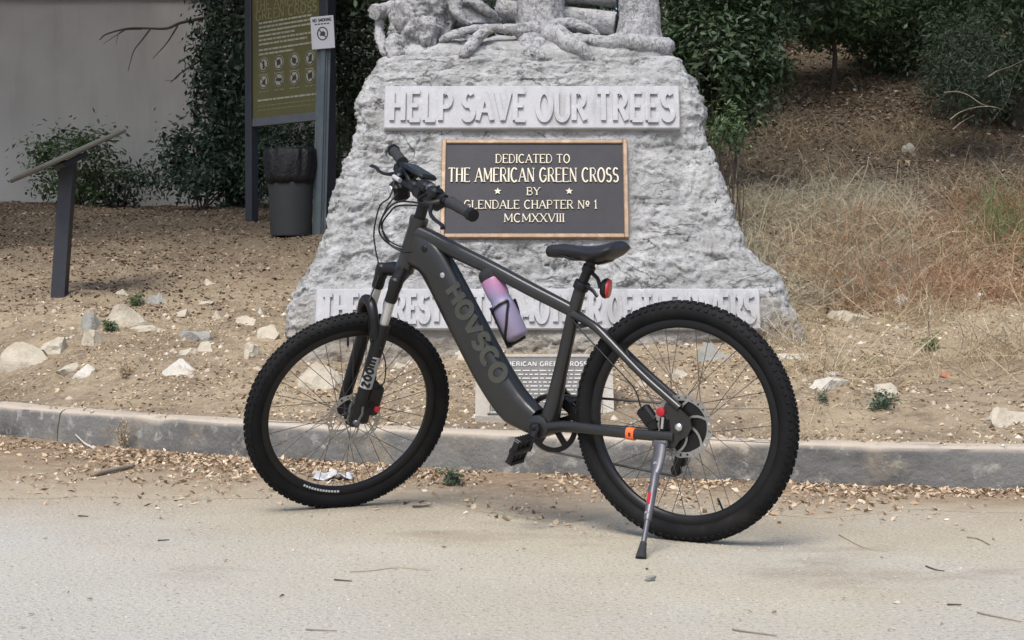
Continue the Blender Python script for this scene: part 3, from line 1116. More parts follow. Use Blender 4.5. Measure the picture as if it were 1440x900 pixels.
def trunk(name, stations, seed, amp=.018, n=80, steps=16, mat_=None):
    P = spline([spt(a, b, d) for a, b, d, r in stations], steps)
    rs = np.interp(np.linspace(0, 1, len(P)), np.linspace(0, 1, len(stations)), [r for *_, r in stations])
    mb = MB()
    mb.tube(P, list(rs), n=n)
    o = mb.build(name, mat_ or M['bark_stone'], mon, True)
    displaced(o, amp * 1.3, 10, (1, 1, .35), 'crease', seed)
    displaced(o, amp * 1.1, 26, (1, 1, .4), 'crease', seed + 4)
    return o


def wood(name, stations, seed, amp=.008, n=26, steps=14, cut=False):
    P = spline([spt(a, b, d) for a, b, d, r in stations], steps)
    rs = np.interp(np.linspace(0, 1, len(P)), np.linspace(0, 1, len(stations)), [r for *_, r in stations])
    mb = MB()
    mb.tube(P, list(rs), n=n)
    o = mb.build(name, M['bark_stone'], mon, 60)
    displaced(o, amp * 1.4, 9, (1, 1, 1), 'fbm', seed)
    displaced(o, amp * 1.0, 22, (.5, 1, 1.6), 'crease', seed + 2)
    return o


# low bed of carved earth under the roots
mb = MB()
P = []
bed_n = 260
vs = []
for i, (py, l, r, d) in enumerate(((84, 542, 954, 8.50), (76, 543, 955, 8.49), (66, 546, 951, 8.52), (56, 552, 944, 8.58), (51, 570, 925, 8.72))):
    zt = at(720, py, d)[2]
    xl, xr = at(l, py, d)[0], at(r, py, d)[0]
    for k2 in range(bed_n):
        a_ = 2 * math.pi * k2 / bed_n
        cx, sx = math.cos(a_), math.sin(a_)
        e = .35
        vs.append(mloc(((xl + xr) / 2 + (xr - xl) / 2 * math.copysign(abs(cx) ** e, cx), 9.02 + (9.02 - d) * math.copysign(abs(sx) ** e, sx), zt)))
fs = []
for i in range(4):
    for k2 in range(bed_n):
        q2 = (k2 + 1) % bed_n
        fs.append((i * bed_n + k2, i * bed_n + q2, (i + 1) * bed_n + q2, (i + 1) * bed_n + k2))
fs.append(tuple(4 * bed_n + k2 for k2 in range(bed_n)))
bed = mesh_obj('carved_earth', vs, fs, M['stone'], mon, True)
displaced(bed, .02, 5, (1, 1, 1.5), 'fbm', 12)
displaced(bed, .02, 9, (1, 1, 1.5), 'crease', 2)

trunk('tree_trunk', [(762, 74, 8.78, .17), (760, 58, 8.79, .165), (760, 38, 8.8, .142), (760, 0, 8.8, .136), (758, -60, 8.8, .13), (764, -160, 8.82, .125), (760, -300, 8.85, .115)], 2.0, .012)
trunk('tree_trunk', [(900, 70, 8.85, .15), (899, 50, 8.85, .132), (899, 25, 8.85, .118), (897, 0, 8.85, .112), (893, -60, 8.85, .105), (900, -180, 8.85, .10)], 5.0, .010)
trunk('tree_trunk', [(588, 76, 8.72, .10), (588, 58, 8.72, .17), (592, 30, 8.74, .185), (603, 0, 8.76, .19), (606, -50, 8.8, .17), (598, -170, 8.85, .16), (606, -300, 8.85, .14)], 8.0, .036, 90, 20)
trunk('bark_burl', [(602, 28, 8.60, .05), (600, 42, 8.58, .085), (602, 56, 8.57, .06), (604, 66, 8.57, .025)], 3.3, .02, 40)
wood('root', [(638, -8, 8.62, .05), (643, 14, 8.60, .04), (652, 27, 8.58, .028), (664, 34, 8.57, .014)], 1.0)
wood('root', [(752, 44, 8.66, .06), (722, 41, 8.60, .030), (690, 40, 8.56, .024), (660, 42, 8.54, .027), (636, 50, 8.54, .024), (618, 58, 8.56, .012)], 2.0)
wood('root', [(690, 42, 8.55, .026), (676, 50, 8.52, .03), (664, 62, 8.50, .034), (654, 74, 8.485, .03), (648, 80, 8.475, .012)], 3.0)
wood('root', [(745, 52, 8.66, .07), (741, 60, 8.60, .05), (744, 69, 8.55, .036), (758, 77, 8.51, .022), (766, 81, 8.49, .01)], 4.0)
wood('root', [(772, 50, 8.66, .07), (788, 52, 8.58, .058), (800, 62, 8.53, .05), (816, 68, 8.50, .04), (828, 77, 8.485, .026), (834, 82, 8.475, .01)], 5.0)
wood('root', [(778, 40, 8.68, .05), (800, 33, 8.62, .027), (820, 37, 8.58, .022), (836, 45, 8.56, .017), (842, 50, 8.56, .008)], 6.0)
wood('root', [(790, 55, 8.60, .04), (822, 57, 8.55, .034), (850, 60, 8.53, .042), (880, 59, 8.54, .046), (905, 62, 8.56, .05), (938, 66, 8.60, .05), (948, 70, 8.62, .02)], 7.0)
wood('root', [(760, 62, 8.60, .045), (752, 70, 8.53, .03), (748, 78, 8.50, .014)], 8.0)
wood('root', [(648, 76, 8.52, .03), (680, 70, 8.54, .026), (720, 72, 8.53, .02), (745, 74, 8.52, .01)], 9.0, .006)
wood('root', [(556, 60, 8.62, .05), (552, 68, 8.56, .05), (556, 75, 8.52, .045), (566, 79, 8.5, .02)], 11.0, .02)


def log(px0, py0, d0, px1, py1, d1, r, seed, name='log'):
    a_, b_ = spt(px0, py0, d0), spt(px1, py1, d1)
    mb = MB()
    P = [a_ + (b_ - a_) * t for t in np.linspace(0, 1, 24)]
    mb.tube(P, [r * (1 + .03 * math.sin(9 * t + seed)) for t in np.linspace(0, 1, 24)], n=30)
    o = mb.build(name, M['bark_stone'], mon, 50)
    displaced(o, .014, 14, (.22, 1, 1), 'crease', seed)
    return o


log(700, 15, 9.02, 866, 33, 8.88, .068, 2.2)
log(690, -14, 9.1, 868, -6, 9.0, .062, 4.2)
log(526, 17, 8.62, 560, 10, 8.80, .042, 1.2, 'sawn_branch')
stump = trunk('stump', [(664, 40, 8.86, .16), (662, 22, 8.86, .148), (668, 14, 8.86, .14)], 6.6, .008, 50, 10)
wood('sawn_rim', [(636, 2, 8.80, .028), (662, 2, 8.70, .03), (680, 12, 8.70, .028), (694, 21, 8.76, .024), (702, 30, 8.84, .02)], 3.2, .006)
wood('root', [(535, 20, 8.7, .03), (534, 48, 8.66, .028), (540, 70, 8.62, .03), (546, 78, 8.6, .02)], 12.0, .008)

# ------------------------------------------------------------------ low concrete slab with a small plaque in front of the monument
g = ground_hit(766, 592)
SL = V(at(766, 592, g[1])[0], g[1], g[2])
slab = empty('plaque_slab', SL, 'low pale concrete slab with a small dark plaque, seen through the bicycle frame', 'memorial slab')
sk = g[1] / F_PX
sw, sh = 196 * sk, 92 * sk
lean = R(28)
ey, ez = V(0, math.sin(lean), math.cos(lean)), V(0, -math.cos(lean), math.sin(lean))
ex = V(1, 0, 0)
mb = MB()
hl = sh / math.cos(lean)
mb.prism([(0, -.06), (.045, -.06), (.40, -.06), (.40, .10), (sh * math.tan(lean) + .07, sh * .94), (sh * math.tan(lean) + .015, sh), (.0, .02)], V(-sw / 2, 0, 0), V(0, 1, 0), V(0, 0, 1), ex, 0, sw)
o = mb.build('concrete_base', M['slab'], slab, 20)
cc = V(0, 0, 0) + ey * hl * .52
mb = MB()
mb.box(cc + ez * .008, (150 * sk, hl * .80, .02), np.c_[ex, ey, ez], .003)
pl2 = mb.build('plaque', M['slab_plaque'], slab, 30)
mb = MB()
W2, H2 = 158 * sk, hl * .84
for sx in (-1, 1):
    mb.box(cc + ez * .010 + ex * sx * W2 / 2, (.012, H2 + .012, .024), np.c_[ex, ey, ez], .003)
for sy in (-1, 1):
    mb.box(cc + ez * .0095 + ey * sy * H2 / 2, (W2 - .012, .012, .023), np.c_[ex, ey, ez], .003)
mb.build('border', M['slab'], pl2, 30)
text_line('AMERICAN GREEN CROSS', cc + ey * hl * .30 + ez * .0185, ex, ey, ez, .020, 122 * sk, .003, .0045, .0035, M['slab_letter'], pl2, space=.45, gapk=.2)
rr = random.Random(5)
for r_ in range(9):      # worn lines of small raised type, too small to read
    mb = MB()
    x = -64 * sk
    yy = hl * (.20 - r_ * .058)
    while x < 60 * sk:
        wd = rr.uniform(.010, .032)
        if x + wd > 64 * sk:
            break
        mb.box(cc + ex * (x + wd / 2) + ey * yy + ez * .0195, (wd, .0055, .003), np.c_[ex, ey, ez])
        x += wd + .008
    mb.build('text_line', M['slab_letter'], pl2, False)

# ------------------------------------------------------------------ concrete wall of the building on the left
wb = 18.2
wall_root = empty('stucco_wall', (-5.6, wb, 1.3), 'plain grey stucco building wall on the left behind the shrubs', 'wall')
WO = V(-5.6, wb, 1.3)
zt = at(720, -2, wb)[2]
xw = [-11.5, at(62, 0, wb)[0], at(128, 0, wb)[0], at(188, 0, wb)[0], at(262, 0, wb)[0], -1.2]
for i in range(5):
    mb = MB()
    mb.box(V((xw[i] + xw[i + 1]) / 2, wb + .15, (1.2 + zt) / 2) - WO, (xw[i + 1] - xw[i], .3, zt - 1.2))
    mb.build('wall_panel', M['wall'], wall_root, False)
mb = MB()
mb.box(V(-6.35, wb + .14, zt + .05) - WO, (10.3, .38, .10), None, .01)
M['coping'] = mat('dark_coping', [(.10, .095, .09), (.14, .13, .125)], .9, 6, 6, bump=.2)
mb.build('coping', M['coping'], wall_root, 30)

# ------------------------------------------------------------------ park signs, bin and lectern
M['navy'] = mat('navy_paint', [(.017, .019, .027), (.025, .027, .037)], .5, 5, 5, bump=.1, bscale=60)
M['olive'] = mat('olive_board', [(.085, .080, .022), (.105, .098, .030)], .55, 4, 5)
layer(M['olive'], (.085, .07, .03), 2.0, .5, .7, .5, 2.0)
M['cream'] = mat('cream_print', [(.30, .29, .22), (.36, .35, .27)], .6, 14)
M['tan_print'] = mat('ochre_print', [(.18, .16, .075), (.22, .195, .095)], .6, 14)
M['black_print'] = mat('black_print', [(.02, .02, .02), (.03, .03, .03)], .6, 14)
M['post_green'] = mat('green_steel_post', [(.062, .082, .092), (.085, .108, .116)], .5, 6, 6, metallic=.3, bump=.15, bscale=70)
layer(M['post_green'], (.12, .13, .13), 10, .55, .7, .5, 3.0)
M['sign_white'] = mat('white_sign', [(.42, .42, .44), (.48, .48, .50)], .5, 6, 5)
M['bin'] = mat('bin_plastic', [(.028, .032, .032), (.038, .042, .042)], .55, 4, 6, bump=.15, bscale=40)
layer(M['bin'], (.04, .042, .04), 5, .5, .7, .5, 1.0)
M['bag'] = mat('black_bag', [(.002, .002, .003), (.004, .004, .006)], .5, 9, 4, bump=.8, bscale=30)

# large olive notice board between two navy posts
B0, B1 = at(354, 298, 14.0), at(461, 320, 13.35)
B0[2], B1[2] = float(terrain(B0[0], B0[1])) - .05, float(terrain(B1[0], B1[1])) - .05
board = empty('notice_board', B0, 'tall olive green park notice board with pictograms between two navy posts', 'notice board')
bx = unit(V(B1[0] - B0[0], B1[1] - B0[1], 0))
bn = V(bx[1], -bx[0], 0)
ez_ = V(0, 0, 1)
wB = float(np.linalg.norm((B1 - B0)[:2]))
for q, (p0, r_) in enumerate(((B0, .045), (B1, .055))):
    mb = MB()
    mb.box(p0 - B0 + V(0, 0, 2.2), (2 * r_, 2 * r_, 4.4), np.c_[bx, -bn, ez_], .008)
    mb.build('post', M['navy'], board, 30)
zb = at(398, 174, 13.7)[2] - B0[2]
bc = bx * wB / 2 + V(0, 0, zb + 1.3)
mb = MB()
mb.box(bc, (wB - .085, .05, 2.6), np.c_[bx, -bn, ez_], .006)
bd = mb.build('board', M['olive'], board, 30)
mb = MB()
mb.box(bx * wB / 2 + V(0, 0, zb + .035) + bn * .004, (wB - .083, .054, .075), np.c_[bx, -bn, ez_], .004)
mb.build('footer_strip', mat('grey_blue_strip', [(.085, .09, .105), (.11, .115, .13)], .55, 8), bd, 30)


def bq(u, v):
    """Board face: u 0..1 across, v metres above its bottom edge."""
    return bx * (.05 + (wB - .1) * u) + V(0, 0, zb + v) + bn * .0265


def brow(u0, u1, v, hgt, seed, material, name='text_line', par=None):
    rr = random.Random(seed)
    mb = MB()
    x = u0
    while x < u1:
        w_ = min(rr.uniform(.03, .09), u1 - x)
        mb.box(bq(x + w_ / 2, v), (w_ * wB, .003, hgt), np.c_[bx, -bn, ez_])
        x += w_ + .018
    return mb.build(name, material, par or bd, False)


vy = lambda py: (174 - py) * 13.7 / F_PX          # board rows by their height in the frame
text_line('THE AMERICAN', bq(.50, vy(4)), bx, ez_, bn, .085, .82 * wB, .003, .014, .010, M['tan_print'], bd, serif=.008, space=.4)
text_line('GREEN CROSS', bq(.50, vy(18)), bx, ez_, bn, .085, .80 * wB, .003, .014, .010, M['tan_print'], bd, serif=.008, space=.4)
for q, (py, u1) in enumerate(((29, .86), (35, .92), (41, .95), (47, .62), (53, .9), (59, .8), (67, .92), (73, .6))):
    brow(.10, u1, vy(py), .017, q + 3, M['cream'])
for row, py in enumerate((88, 112)):
    for colm in range(4):
        u = .17 + colm * .225
        oo = bq(u, vy(py))
        mb = MB()
        mb.lathe([(.066, 0), (.066, .003)], oo, bn, 24)
        ic = mb.build('pictogram', M['cream'], bd, False)
        mb = MB()
        ring = [(.056 * math.cos(a_), .056 * math.sin(a_)) for a_ in np.linspace(0, 2 * math.pi, 25)]
        L, Q = ribbon(ring, .009)
        for i in range(24):
            mb.prism([L[i], Q[i], Q[i + 1], L[i + 1]], oo, bx, ez_, bn, .0032, .005)
        ppl = [[(-.010, .035), (.010, .035), (.012, -.04), (-.012, -.04)], [(-.03, .02), (.02, .03), (.028, -.01), (-.02, -.03)], [(-.02, .03), (.03, .012), (.012, -.036), (-.03, -.012)], [(-.025, -.036), (.018, -.03), (.03, .034), (0, .03)],
               [(-.03, -.02), (.02, -.034), (.028, .03), (0, .01)], [(-.038, -.012), (.038, -.012), (.038, .014), (-.038, .014)], [(-.034, -.03), (.03, -.012), (.02, .03), (-.02, .006)], [(-.02, -.036), (.034, -.01), (.024, .034), (-.03, .012)]][row * 4 + colm]
        mb.prism(ppl, oo, bx, ez_, bn, .0032, .0052)
        L, Q = ribbon([(-.038, .038), (.038, -.038)], .008)
        mb.prism([L[0], Q[0], Q[1], L[1]], oo, bx, ez_, bn, .0055, .0065)
        mb.build('symbol', M['black_print'], ic, False)
        brow(u - .07, u + .07, vy(py + 14), .011, row * 4 + colm, M['tan_print'])
for q, (py, u1, hh) in enumerate(((138, .95, .016), (146, .9, .008), (152, .88, .008))):
    brow(.08, u1, vy(py), hh, q + 40, M['cream'] if q == 0 else M['tan_print'])
brow(.10, .85, .035, .02, 77, M['navy'])

# small white no-smoking sign on a green steel channel post
SP = at(446, 333, 12.9)
SP[2] = float(terrain(SP[0], SP[1])) - .03
sgn = empty('no_smoking_sign', SP, 'small white no smoking sign on a ribbed green steel post beside the monument', 'sign')
ph = at(452, 24, 12.9)[2] - SP[2]
mb = MB()
for dx_, w_, dy_ in ((0, .034, 0), (-.026, .016, .02), (.026, .016, .02), (-.045, .024, .035), (.045, .024, .035)):
    mb.box((dx_ + .02, dy_, ph / 2), (w_, .012, ph))
lean_x = .055
po = mb.build('post', M['post_green'], sgn, False, xf=lambda p: p + V(lean_x * (p[2] / ph) - .01, 0, 0))
sc = V(.055, -.03, ph - .135)
sr = axrot((0, 0, 1), R(-12)) @ axrot((0, 1, 0), R(-3))
mb = MB()
mb.box(sc, (.205, .008, .275), sr, .003)
sp = mb.build('sign_plate', M['sign_white'], sgn, 30)
se, sn, su = sr @ V(1, 0, 0), sr @ V(0, -1, 0), sr @ V(0, 0, 1)
text_line('NO SMOKING', sc + su * .105 + sn * .0045, se, su, sn, .026, .165, .001, .006, .005, M['black_print'], sp)
mb = MB()
for q in range(5):
    mb.box(sc + su * .072 + se * (-.055 + q * .027) + sn * .005, (.02, .0015, .010), sr)
mb.build('text_line', M['black_print'], sp, False)
mb = MB()
ring = [(.044 * math.cos(a_), .044 * math.sin(a_) * 1.2) for a_ in np.linspace(0, 2 * math.pi, 29)]
L, Q = ribbon(ring, .010)
for i in range(28):
    mb.prism([L[i], Q[i], Q[i + 1], L[i + 1]], sc + sn * .0045 - su * .01, se, su, sn, 0, .0012)
L, Q = ribbon([(-.032, .036), (.032, -.036)], .009)
mb.prism([L[0], Q[0], Q[1], L[1]], sc + sn * .0045 - su * .01, se, su, sn, 0, .0019)
mb.prism([(-.026, -.016), (.02, -.022), (.026, .004), (.012, .022), (-.016, .014)], sc + sn * .0045 - su * .01, se, su, sn, 0, .0008)
mb.build('symbol', M['black_print'], sp, False)

# waste bin with a black liner
BP = ground_hit(409, 332)
binr = empty('waste_bin', BP, 'grey waste bin with a black bag folded over its rim, under the notice board', 'bin')
mb = MB()
mb.lathe([(.165, 0), (.172, .02), (.195, .56), (.205, .60), (.21, .62), (.20, .62), (.19, .56), (.165, .04), (0, .04)], (0, 0, 0), (0, 0, 1), 40)
mb.build('bin_body', M['bin'], binr, 40)
mb = MB()
mb.lathe([(.200, .44), (.213, .50), (.222, .60), (.226, .70), (.215, .735), (.195, .72), (.16, .64), (.08, .58), (0, .56)], (0, 0, 0), (0, 0, 1), 90)
bag = mb.build('bag_liner', M['bag'], binr, True)
displaced(bag, .020, 12, (1, 1, .6), 'ridge', 4)
displaced(bag, .014, 26, (1, 1, .5), 'fbm', 2)

# lectern-style information panel on a navy post
LP = at(82, 403, 9.9)
LP[2] = float(terrain(LP[0], LP[1])) - .04
lec = empty('information_lectern', LP, 'slanted information panel on a single navy post in the dirt at left', 'information panel')
ly = R(58)
lx, lyv = V(math.cos(ly), math.sin(ly), 0), V(-math.sin(ly), math.cos(ly), 0)
ptop = at(97, 226, 9.9) - LP
mb = MB()
mb.tube([V(-.0, 0, -.05), V(ptop[0] * .5, 0, ptop[2] * .5), ptop], .062, n=4, power=2, side=V(1, 1, 0))
mb.build('post', M['navy'], lec, False)
M['panel_wood'] = mat('weathered_panel', [(.05, .046, .034), (.072, .066, .05)], .75, 6, 6, bump=.2)
c0, c1 = at(33, 250, 9.65) - LP, at(158, 193, 10.15) - LP
pc = (c0 + c1) / 2
pe = unit(c1 - c0)
vd_ = unit(pc + LP - V(0, 0, CAM_H))
pw = unit(vd_ - pe * (vd_ @ pe)) + V(0, 0, .0)
pn = unit(np.cross(pe, pw))
pw = axrot(pe, R(.8)) @ pw
pn = unit(np.cross(pe, pw))
pw = np.cross(pn, pe)
L_ = float(np.linalg.norm(c1 - c0))
mb = MB()
mb.box(pc + pn * .01, (L_ * .92, .46, .026), np.c_[pe, pw, pn], .006)
pan = mb.build('panel', M['panel_wood'], lec, 30)
mb = MB()
mb.box(pc + pn * .0252, (L_ * .86, .40, .004), np.c_[pe, pw, pn])
mb.build('face_sheet', mat('faded_print', [(.12, .12, .10), (.08, .09, .07), (.15, .14, .12)], .5, 5, 5), pan, False)
mb = MB()
mb.box(pc - pn * .03, (.2, .12, .035), np.c_[pe, pw, pn], .005)
mb.build('bracket', M['navy'], lec, 30)

# ------------------------------------------------------------------ bicycle
# local axes: x forward, y to the rider's left (towards the camera), z up; origin under the rear axle
M['frame'] = mat('dark_olive_grey_paint', [(.025, .0252, .0248), (.036, .0362, .0355)], .31, 3, 4, metallic=.45, spec=.5, coat=.22)
layer(M['frame'], (.10, .085, .065), 40, .62, .76, .25, 2.0)
M['black'] = mat('black_parts', [(.004, .004, .0045), (.008, .008, .0085)], .42, 12, 4, spec=.35)
M['rubber'] = mat('tyre_rubber', [(.0055, .0055, .006), (.010, .010, .0105)], .72, 14, 6, bump=.2, bscale=150, spec=.18)
layer(M['rubber'], (.06, .05, .04), 9, .54, .74, .22, 2.0)
M['grip'] = mat('grip_rubber', [(.016, .0165, .018), (.024, .0245, .026)], .75, 60, 3, bump=.4, bscale=260)
M['steel'] = mat('bare_steel', [(.50, .50, .50), (.62, .62, .62)], .3, 20, 4, metallic=.85)
M['disc'] = mat('brake_disc_steel', [(.30, .295, .28), (.38, .375, .36)], .36, 20, 4, metallic=.75)
M['stanchion'] = mat('satin_steel', [(.46, .46, .45), (.55, .55, .54)], .32, 20, 4, metallic=.6)
M['spoke'] = mat('dark_steel_spoke', [(.10, .09, .085), (.16, .145, .13)], .4, 20, 3, metallic=.7)
M['stand'] = mat('grey_alloy', [(.095, .095, .108), (.13, .13, .145)], .42, 20, 4, metallic=.5)
M['saddle'] = mat('saddle_vinyl', [(.010, .010, .0115), (.016, .016, .018)], .38, 20, 5, bump=.12, bscale=120)
M['red'] = mat('red_anodised', [(.50, .02, .03), (.38, .015, .022)], .35, 20, 3, metallic=.2)
M['red_lens'] = mat('red_lens', [(.55, .02, .022), (.36, .01, .014)], .15, 60, 3, bump=.3, bscale=120, coat=.6)
M['orange'] = mat('orange_sticker', [(.85, .14, .03), (.75, .12, .03)], .5, 20)
M['decal'] = mat('frame_lettering', [(.053, .054, .045), (.066, .067, .057)], .4, 20, 3, metallic=.2)
M['white_decal'] = mat('white_decal', [(.55, .55, .55), (.62, .62, .62)], .5, 20)
M['grey_decal'] = mat('grey_decal', [(.33, .33, .33), (.40, .40, .40)], .45, 20)

PSI, LAM, STEER = R(31.9), R(3.7), R(59)
WB, WR = 1.2072, .35
HA = R(67)
BIKE_O = V(.508, 4.401, 0)
Fv, Lv, Uv = V(-math.cos(PSI), math.sin(PSI), 0), V(-math.sin(PSI), -math.cos(PSI), 0), V(0, 0, 1)
Rl = axrot(Fv, LAM)
if (Rl @ Uv) @ Lv < 0:
    Rl = axrot(Fv, -LAM)
BM = Rl @ np.c_[Fv, Lv, Uv]
ST_AX = V(-math.cos(HA), 0, math.sin(HA))
ST_A = V(WB, 0, WR) - V(math.sin(HA), 0, math.cos(HA)) * .045
ST_R = axrot(ST_AX, STEER)


def st(p):
    return ST_R @ (np.asarray(p, float) - ST_A) + ST_A


# let the turned front wheel come down onto the road: tip the whole bicycle about the rear wheel's foot
def front_low(B):
    t = np.linspace(0, 2 * math.pi, 240)
    q = np.linspace(0, 2 * math.pi, 16)
    return min(float((B @ st(V(WB + (.322 + .028 * math.cos(b)) * math.cos(a_), .028 * math.sin(b), WR + (.322 + .028 * math.cos(b)) * math.sin(a_))))[2]) for a_ in t[120:] for b in q)


for _ in range(4):
    z_ = front_low(BM)
    BM = axrot(BM[:, 1], z_ / WB) @ BM
def rear_low(B):
    t = np.linspace(0, 2 * math.pi, 120)
    return min(float((B @ V((.322 + .028 * math.cos(b)) * math.cos(a_), .028 * math.sin(b), WR + (.322 + .028 * math.cos(b)) * math.sin(a_)))[2]) for a_ in t[60:] for b in t[::8])
BIKE_O[2] = -rear_low(BM) - .002

bike = empty('bicycle', (0, 0, 0), 'dark grey electric mountain bike on its kickstand with the front wheel turned', 'bicycle')
bike.matrix_world = Matrix(((*BM[0], BIKE_O[0]), (*BM[1], BIKE_O[1]), (*BM[2], BIKE_O[2]), (0, 0, 0, 1)))


def bl(px, py, off=0.0):
    """Point of the bicycle, off metres to the left of its middle plane, seen at a place of the frame."""
    d = ray(px, py)
    C = V(0, 0, CAM_H)
    n = BM[:, 1]
    t = ((BIKE_O + n * off - C) @ n) / (d @ n)
    return BM.T @ (C + d * t - BIKE_O)


def pt(x, z, y=0.0):
    return V(x, y, z)


YV = V(0, 1, 0)

# ---- wheels
def make_wheel(hub, xf, front):
    cy = hub
    fin = (lambda p: xf(p)) if xf else None
    mb = MB()
    mb.lathe([(.2975, -.0125), (.2975, .0125), (.290, .014), (.279, .0125), (.273, .006), (.273, -.006), (.279, -.0125), (.290, -.014)], cy, YV, 96, closed=True)
    rim = mb.build('wheel', M['black'], bike, 40, fin)
    mb = MB()
    prof = [(.322 + .0275 * math.cos(a_), .0275 * math.sin(a_)) for a_ in np.linspace(0, 2 * math.pi, 20, endpoint=False)]
    mb.lathe(prof, cy, YV, 112, closed=True)
    nk = 88
    for k in range(nk):
        for row, (phi, w, l) in enumerate(((-58, .010, .012), (-24, .011, .010), (0, .010, .011), (24, .011, .010), (58, .010, .012))):
            a_ = 2 * math.pi * (k + (.5 if row % 2 else 0)) / nk
            f = R(phi)
            er = V(math.cos(a_), 0, math.sin(a_))
            et = V(-math.sin(a_), 0, math.cos(a_))
            no = er * math.cos(f) + YV * math.sin(f)
            tr = np.cross(et, no)
            pos = cy + er * .322 + no * .0272
            mb.box(pos, (w * .85, l * .85, .0070), np.c_[tr, et, no])
    mb.build('tyre', M['rubber'], rim, 40, fin)
    hubw = .05 if front else .058
    fl = .027 if front else .060
    mb = MB()
    if front:
        mb.lathe([(.010, -.062), (.016, -.052), (.030, -.038), (.030, -.034), (.017, -.026), (.017, .026), (.030, .034), (.030, .038), (.016, .052), (.010, .062)], cy, YV, 28)
    else:
        mb.lathe([(.012, -.072), (.04, -.066), (.045, -.05), (.058, -.036), (.061, -.03), (.061, .03), (.064, .036), (.064, .047), (.035, .05), (.012, .066)], cy, YV, 48)
    mb.build('hub', M['black'], rim, 35, fin)
    # disc: toothed ring, curved arms, slots
    ry = .047 if front else .054
    cy0 = cy
    cy = cy if front else cy + V(-.026, 0, -.004)
    mb = MB()
    n = 72
    for k in range(n):
        a0, a1 = 2 * math.pi * k / n, 2 * math.pi * (k + 1) / n
        ro, ri = .0905 + .0016 * math.sin(k * math.pi / 3), .0745
        if k % 3 == 1:      # a slot through the braking band
            for (r0, r1) in ((ri, ri + .004), (ro - .004, ro)):
                mb.prism([(r0 * math.cos(a0), r0 * math.sin(a0)), (r1 * math.cos(a0), r1 * math.sin(a0)), (r1 * math.cos(a1), r1 * math.sin(a1)), (r0 * math.cos(a1), r0 * math.sin(a1))], cy, V(1, 0, 0), V(0, 0, 1), YV, ry, ry + .002)
        else:
            mb.prism([(ri * math.cos(a0), ri * math.sin(a0)), (ro * math.cos(a0), ro * math.sin(a0)), (ro * math.cos(a1), ro * math.sin(a1)), (ri * math.cos(a1), ri * math.sin(a1))], cy, V(1, 0, 0), V(0, 0, 1), YV, ry, ry + .002)
    for k in range(6):
        b0 = 2 * math.pi * k / 6
        arm = [((.02 + .056 * t) * math.cos(b0 + .75 * t), (.02 + .056 * t) * math.sin(b0 + .75 * t)) for t in np.linspace(0, 1, 6)]
        L, Q = ribbon(arm, .0065)
        for i in range(5):
            mb.prism([L[i], Q[i], Q[i + 1], L[i + 1]], cy, V(1, 0, 0), V(0, 0, 1), YV, ry + .0002, ry + .0024)
    mb.lathe([(.012, ry), (.024, ry), (.024, ry + .003), (.012, ry + .003)], cy, YV, 30, closed=True)
    if not front:
        mbd = MB()
        mbd.lathe([(.030, .044), (.073, .045), (.073, .0515), (.030, .052)], cy, YV, 44)
        mbd.build('motor_cover', M['black'], rim, 30)
    mb.build('brake_disc', M['disc'], rim, 30, fin)
    cy = cy0
    # spokes, each its own piece, crossing in pairs
    ns = 36
    for k in range(ns):
        sidey = (1 if k % 2 else -1)
        fy = sidey * (.036 if front else .031)
        a_r = 2 * math.pi * k / ns
        twist = (1 if (k // 2) % 2 else -1) * (1.15 if front else .62)
        a_h = a_r + twist
        p0 = cy + V(fl * math.cos(a_h), fy, fl * math.sin(a_h))
        p1 = cy + V(.276 * math.cos(a_r), sidey * .003, .276 * math.sin(a_r))
        mb = MB()
        mb.tube([p0, p1], .00115, n=5, cap=False)
        mb.build('spoke', M['spoke'], rim, True, fin)
    a_ = R(96 if front else 245)
    mb = MB()
    e = V(math.cos(a_), 0, math.sin(a_))
    mb.tube([cy + e * .276, cy + e * .262, cy + e * .248, cy + e * .238], [.003, .003, .0042, .003], n=8)
    mb.build('valve', M['black'], rim, True, fin)
    if front:      # white maker's band on the rim, low at the back
        mb = MB()
        for k in range(13):
            a0 = R(-75 + k * 2.1)
            for s_ in (1,):
                e0, e1 = V(math.cos(a0), 0, math.sin(a0)), V(math.cos(a0 + .024), 0, math.sin(a0 + .024))
                q0 = [cy + e0 * .2865 + YV * .0148, cy + e1 * .2865 + YV * .0148, cy + e1 * .280 + YV * .0138, cy + e0 * .280 + YV * .0138]
                mb.add(q0 + [p + YV * .0006 for p in q0], [(4, 5, 6, 7), (0, 3, 2, 1), (0, 1, 5, 4), (1, 2, 6, 5), (2, 3, 7, 6), (3, 0, 4, 7)])
        mb.build('rim_mark', M['white_decal'], rim, False, fin)
    return rim


rw = make_wheel(V(0, 0, WR), None, False)
fw = make_wheel(V(WB, 0, WR), st, True)
fw['label'] = 'front wheel turned towards the camera'
# cassette on the far side of the rear hub
mb = MB()
for k in range(7):
    r_ = .052 - k * .0048
    mb.lathe([(r_ - .004, -.046 - k * .0042), (r_, -.046 - k * .0042), (r_, -.044 - k * .0042), (r_ - .004, -.044 - k * .0042)], V(0, 0, WR), YV, 26, closed=True)
mb.lathe([(.018, -.076), (.018, -.042)], V(0, 0, WR), YV, 20)
mb.build('cassette', M['steel'], rw, 30)

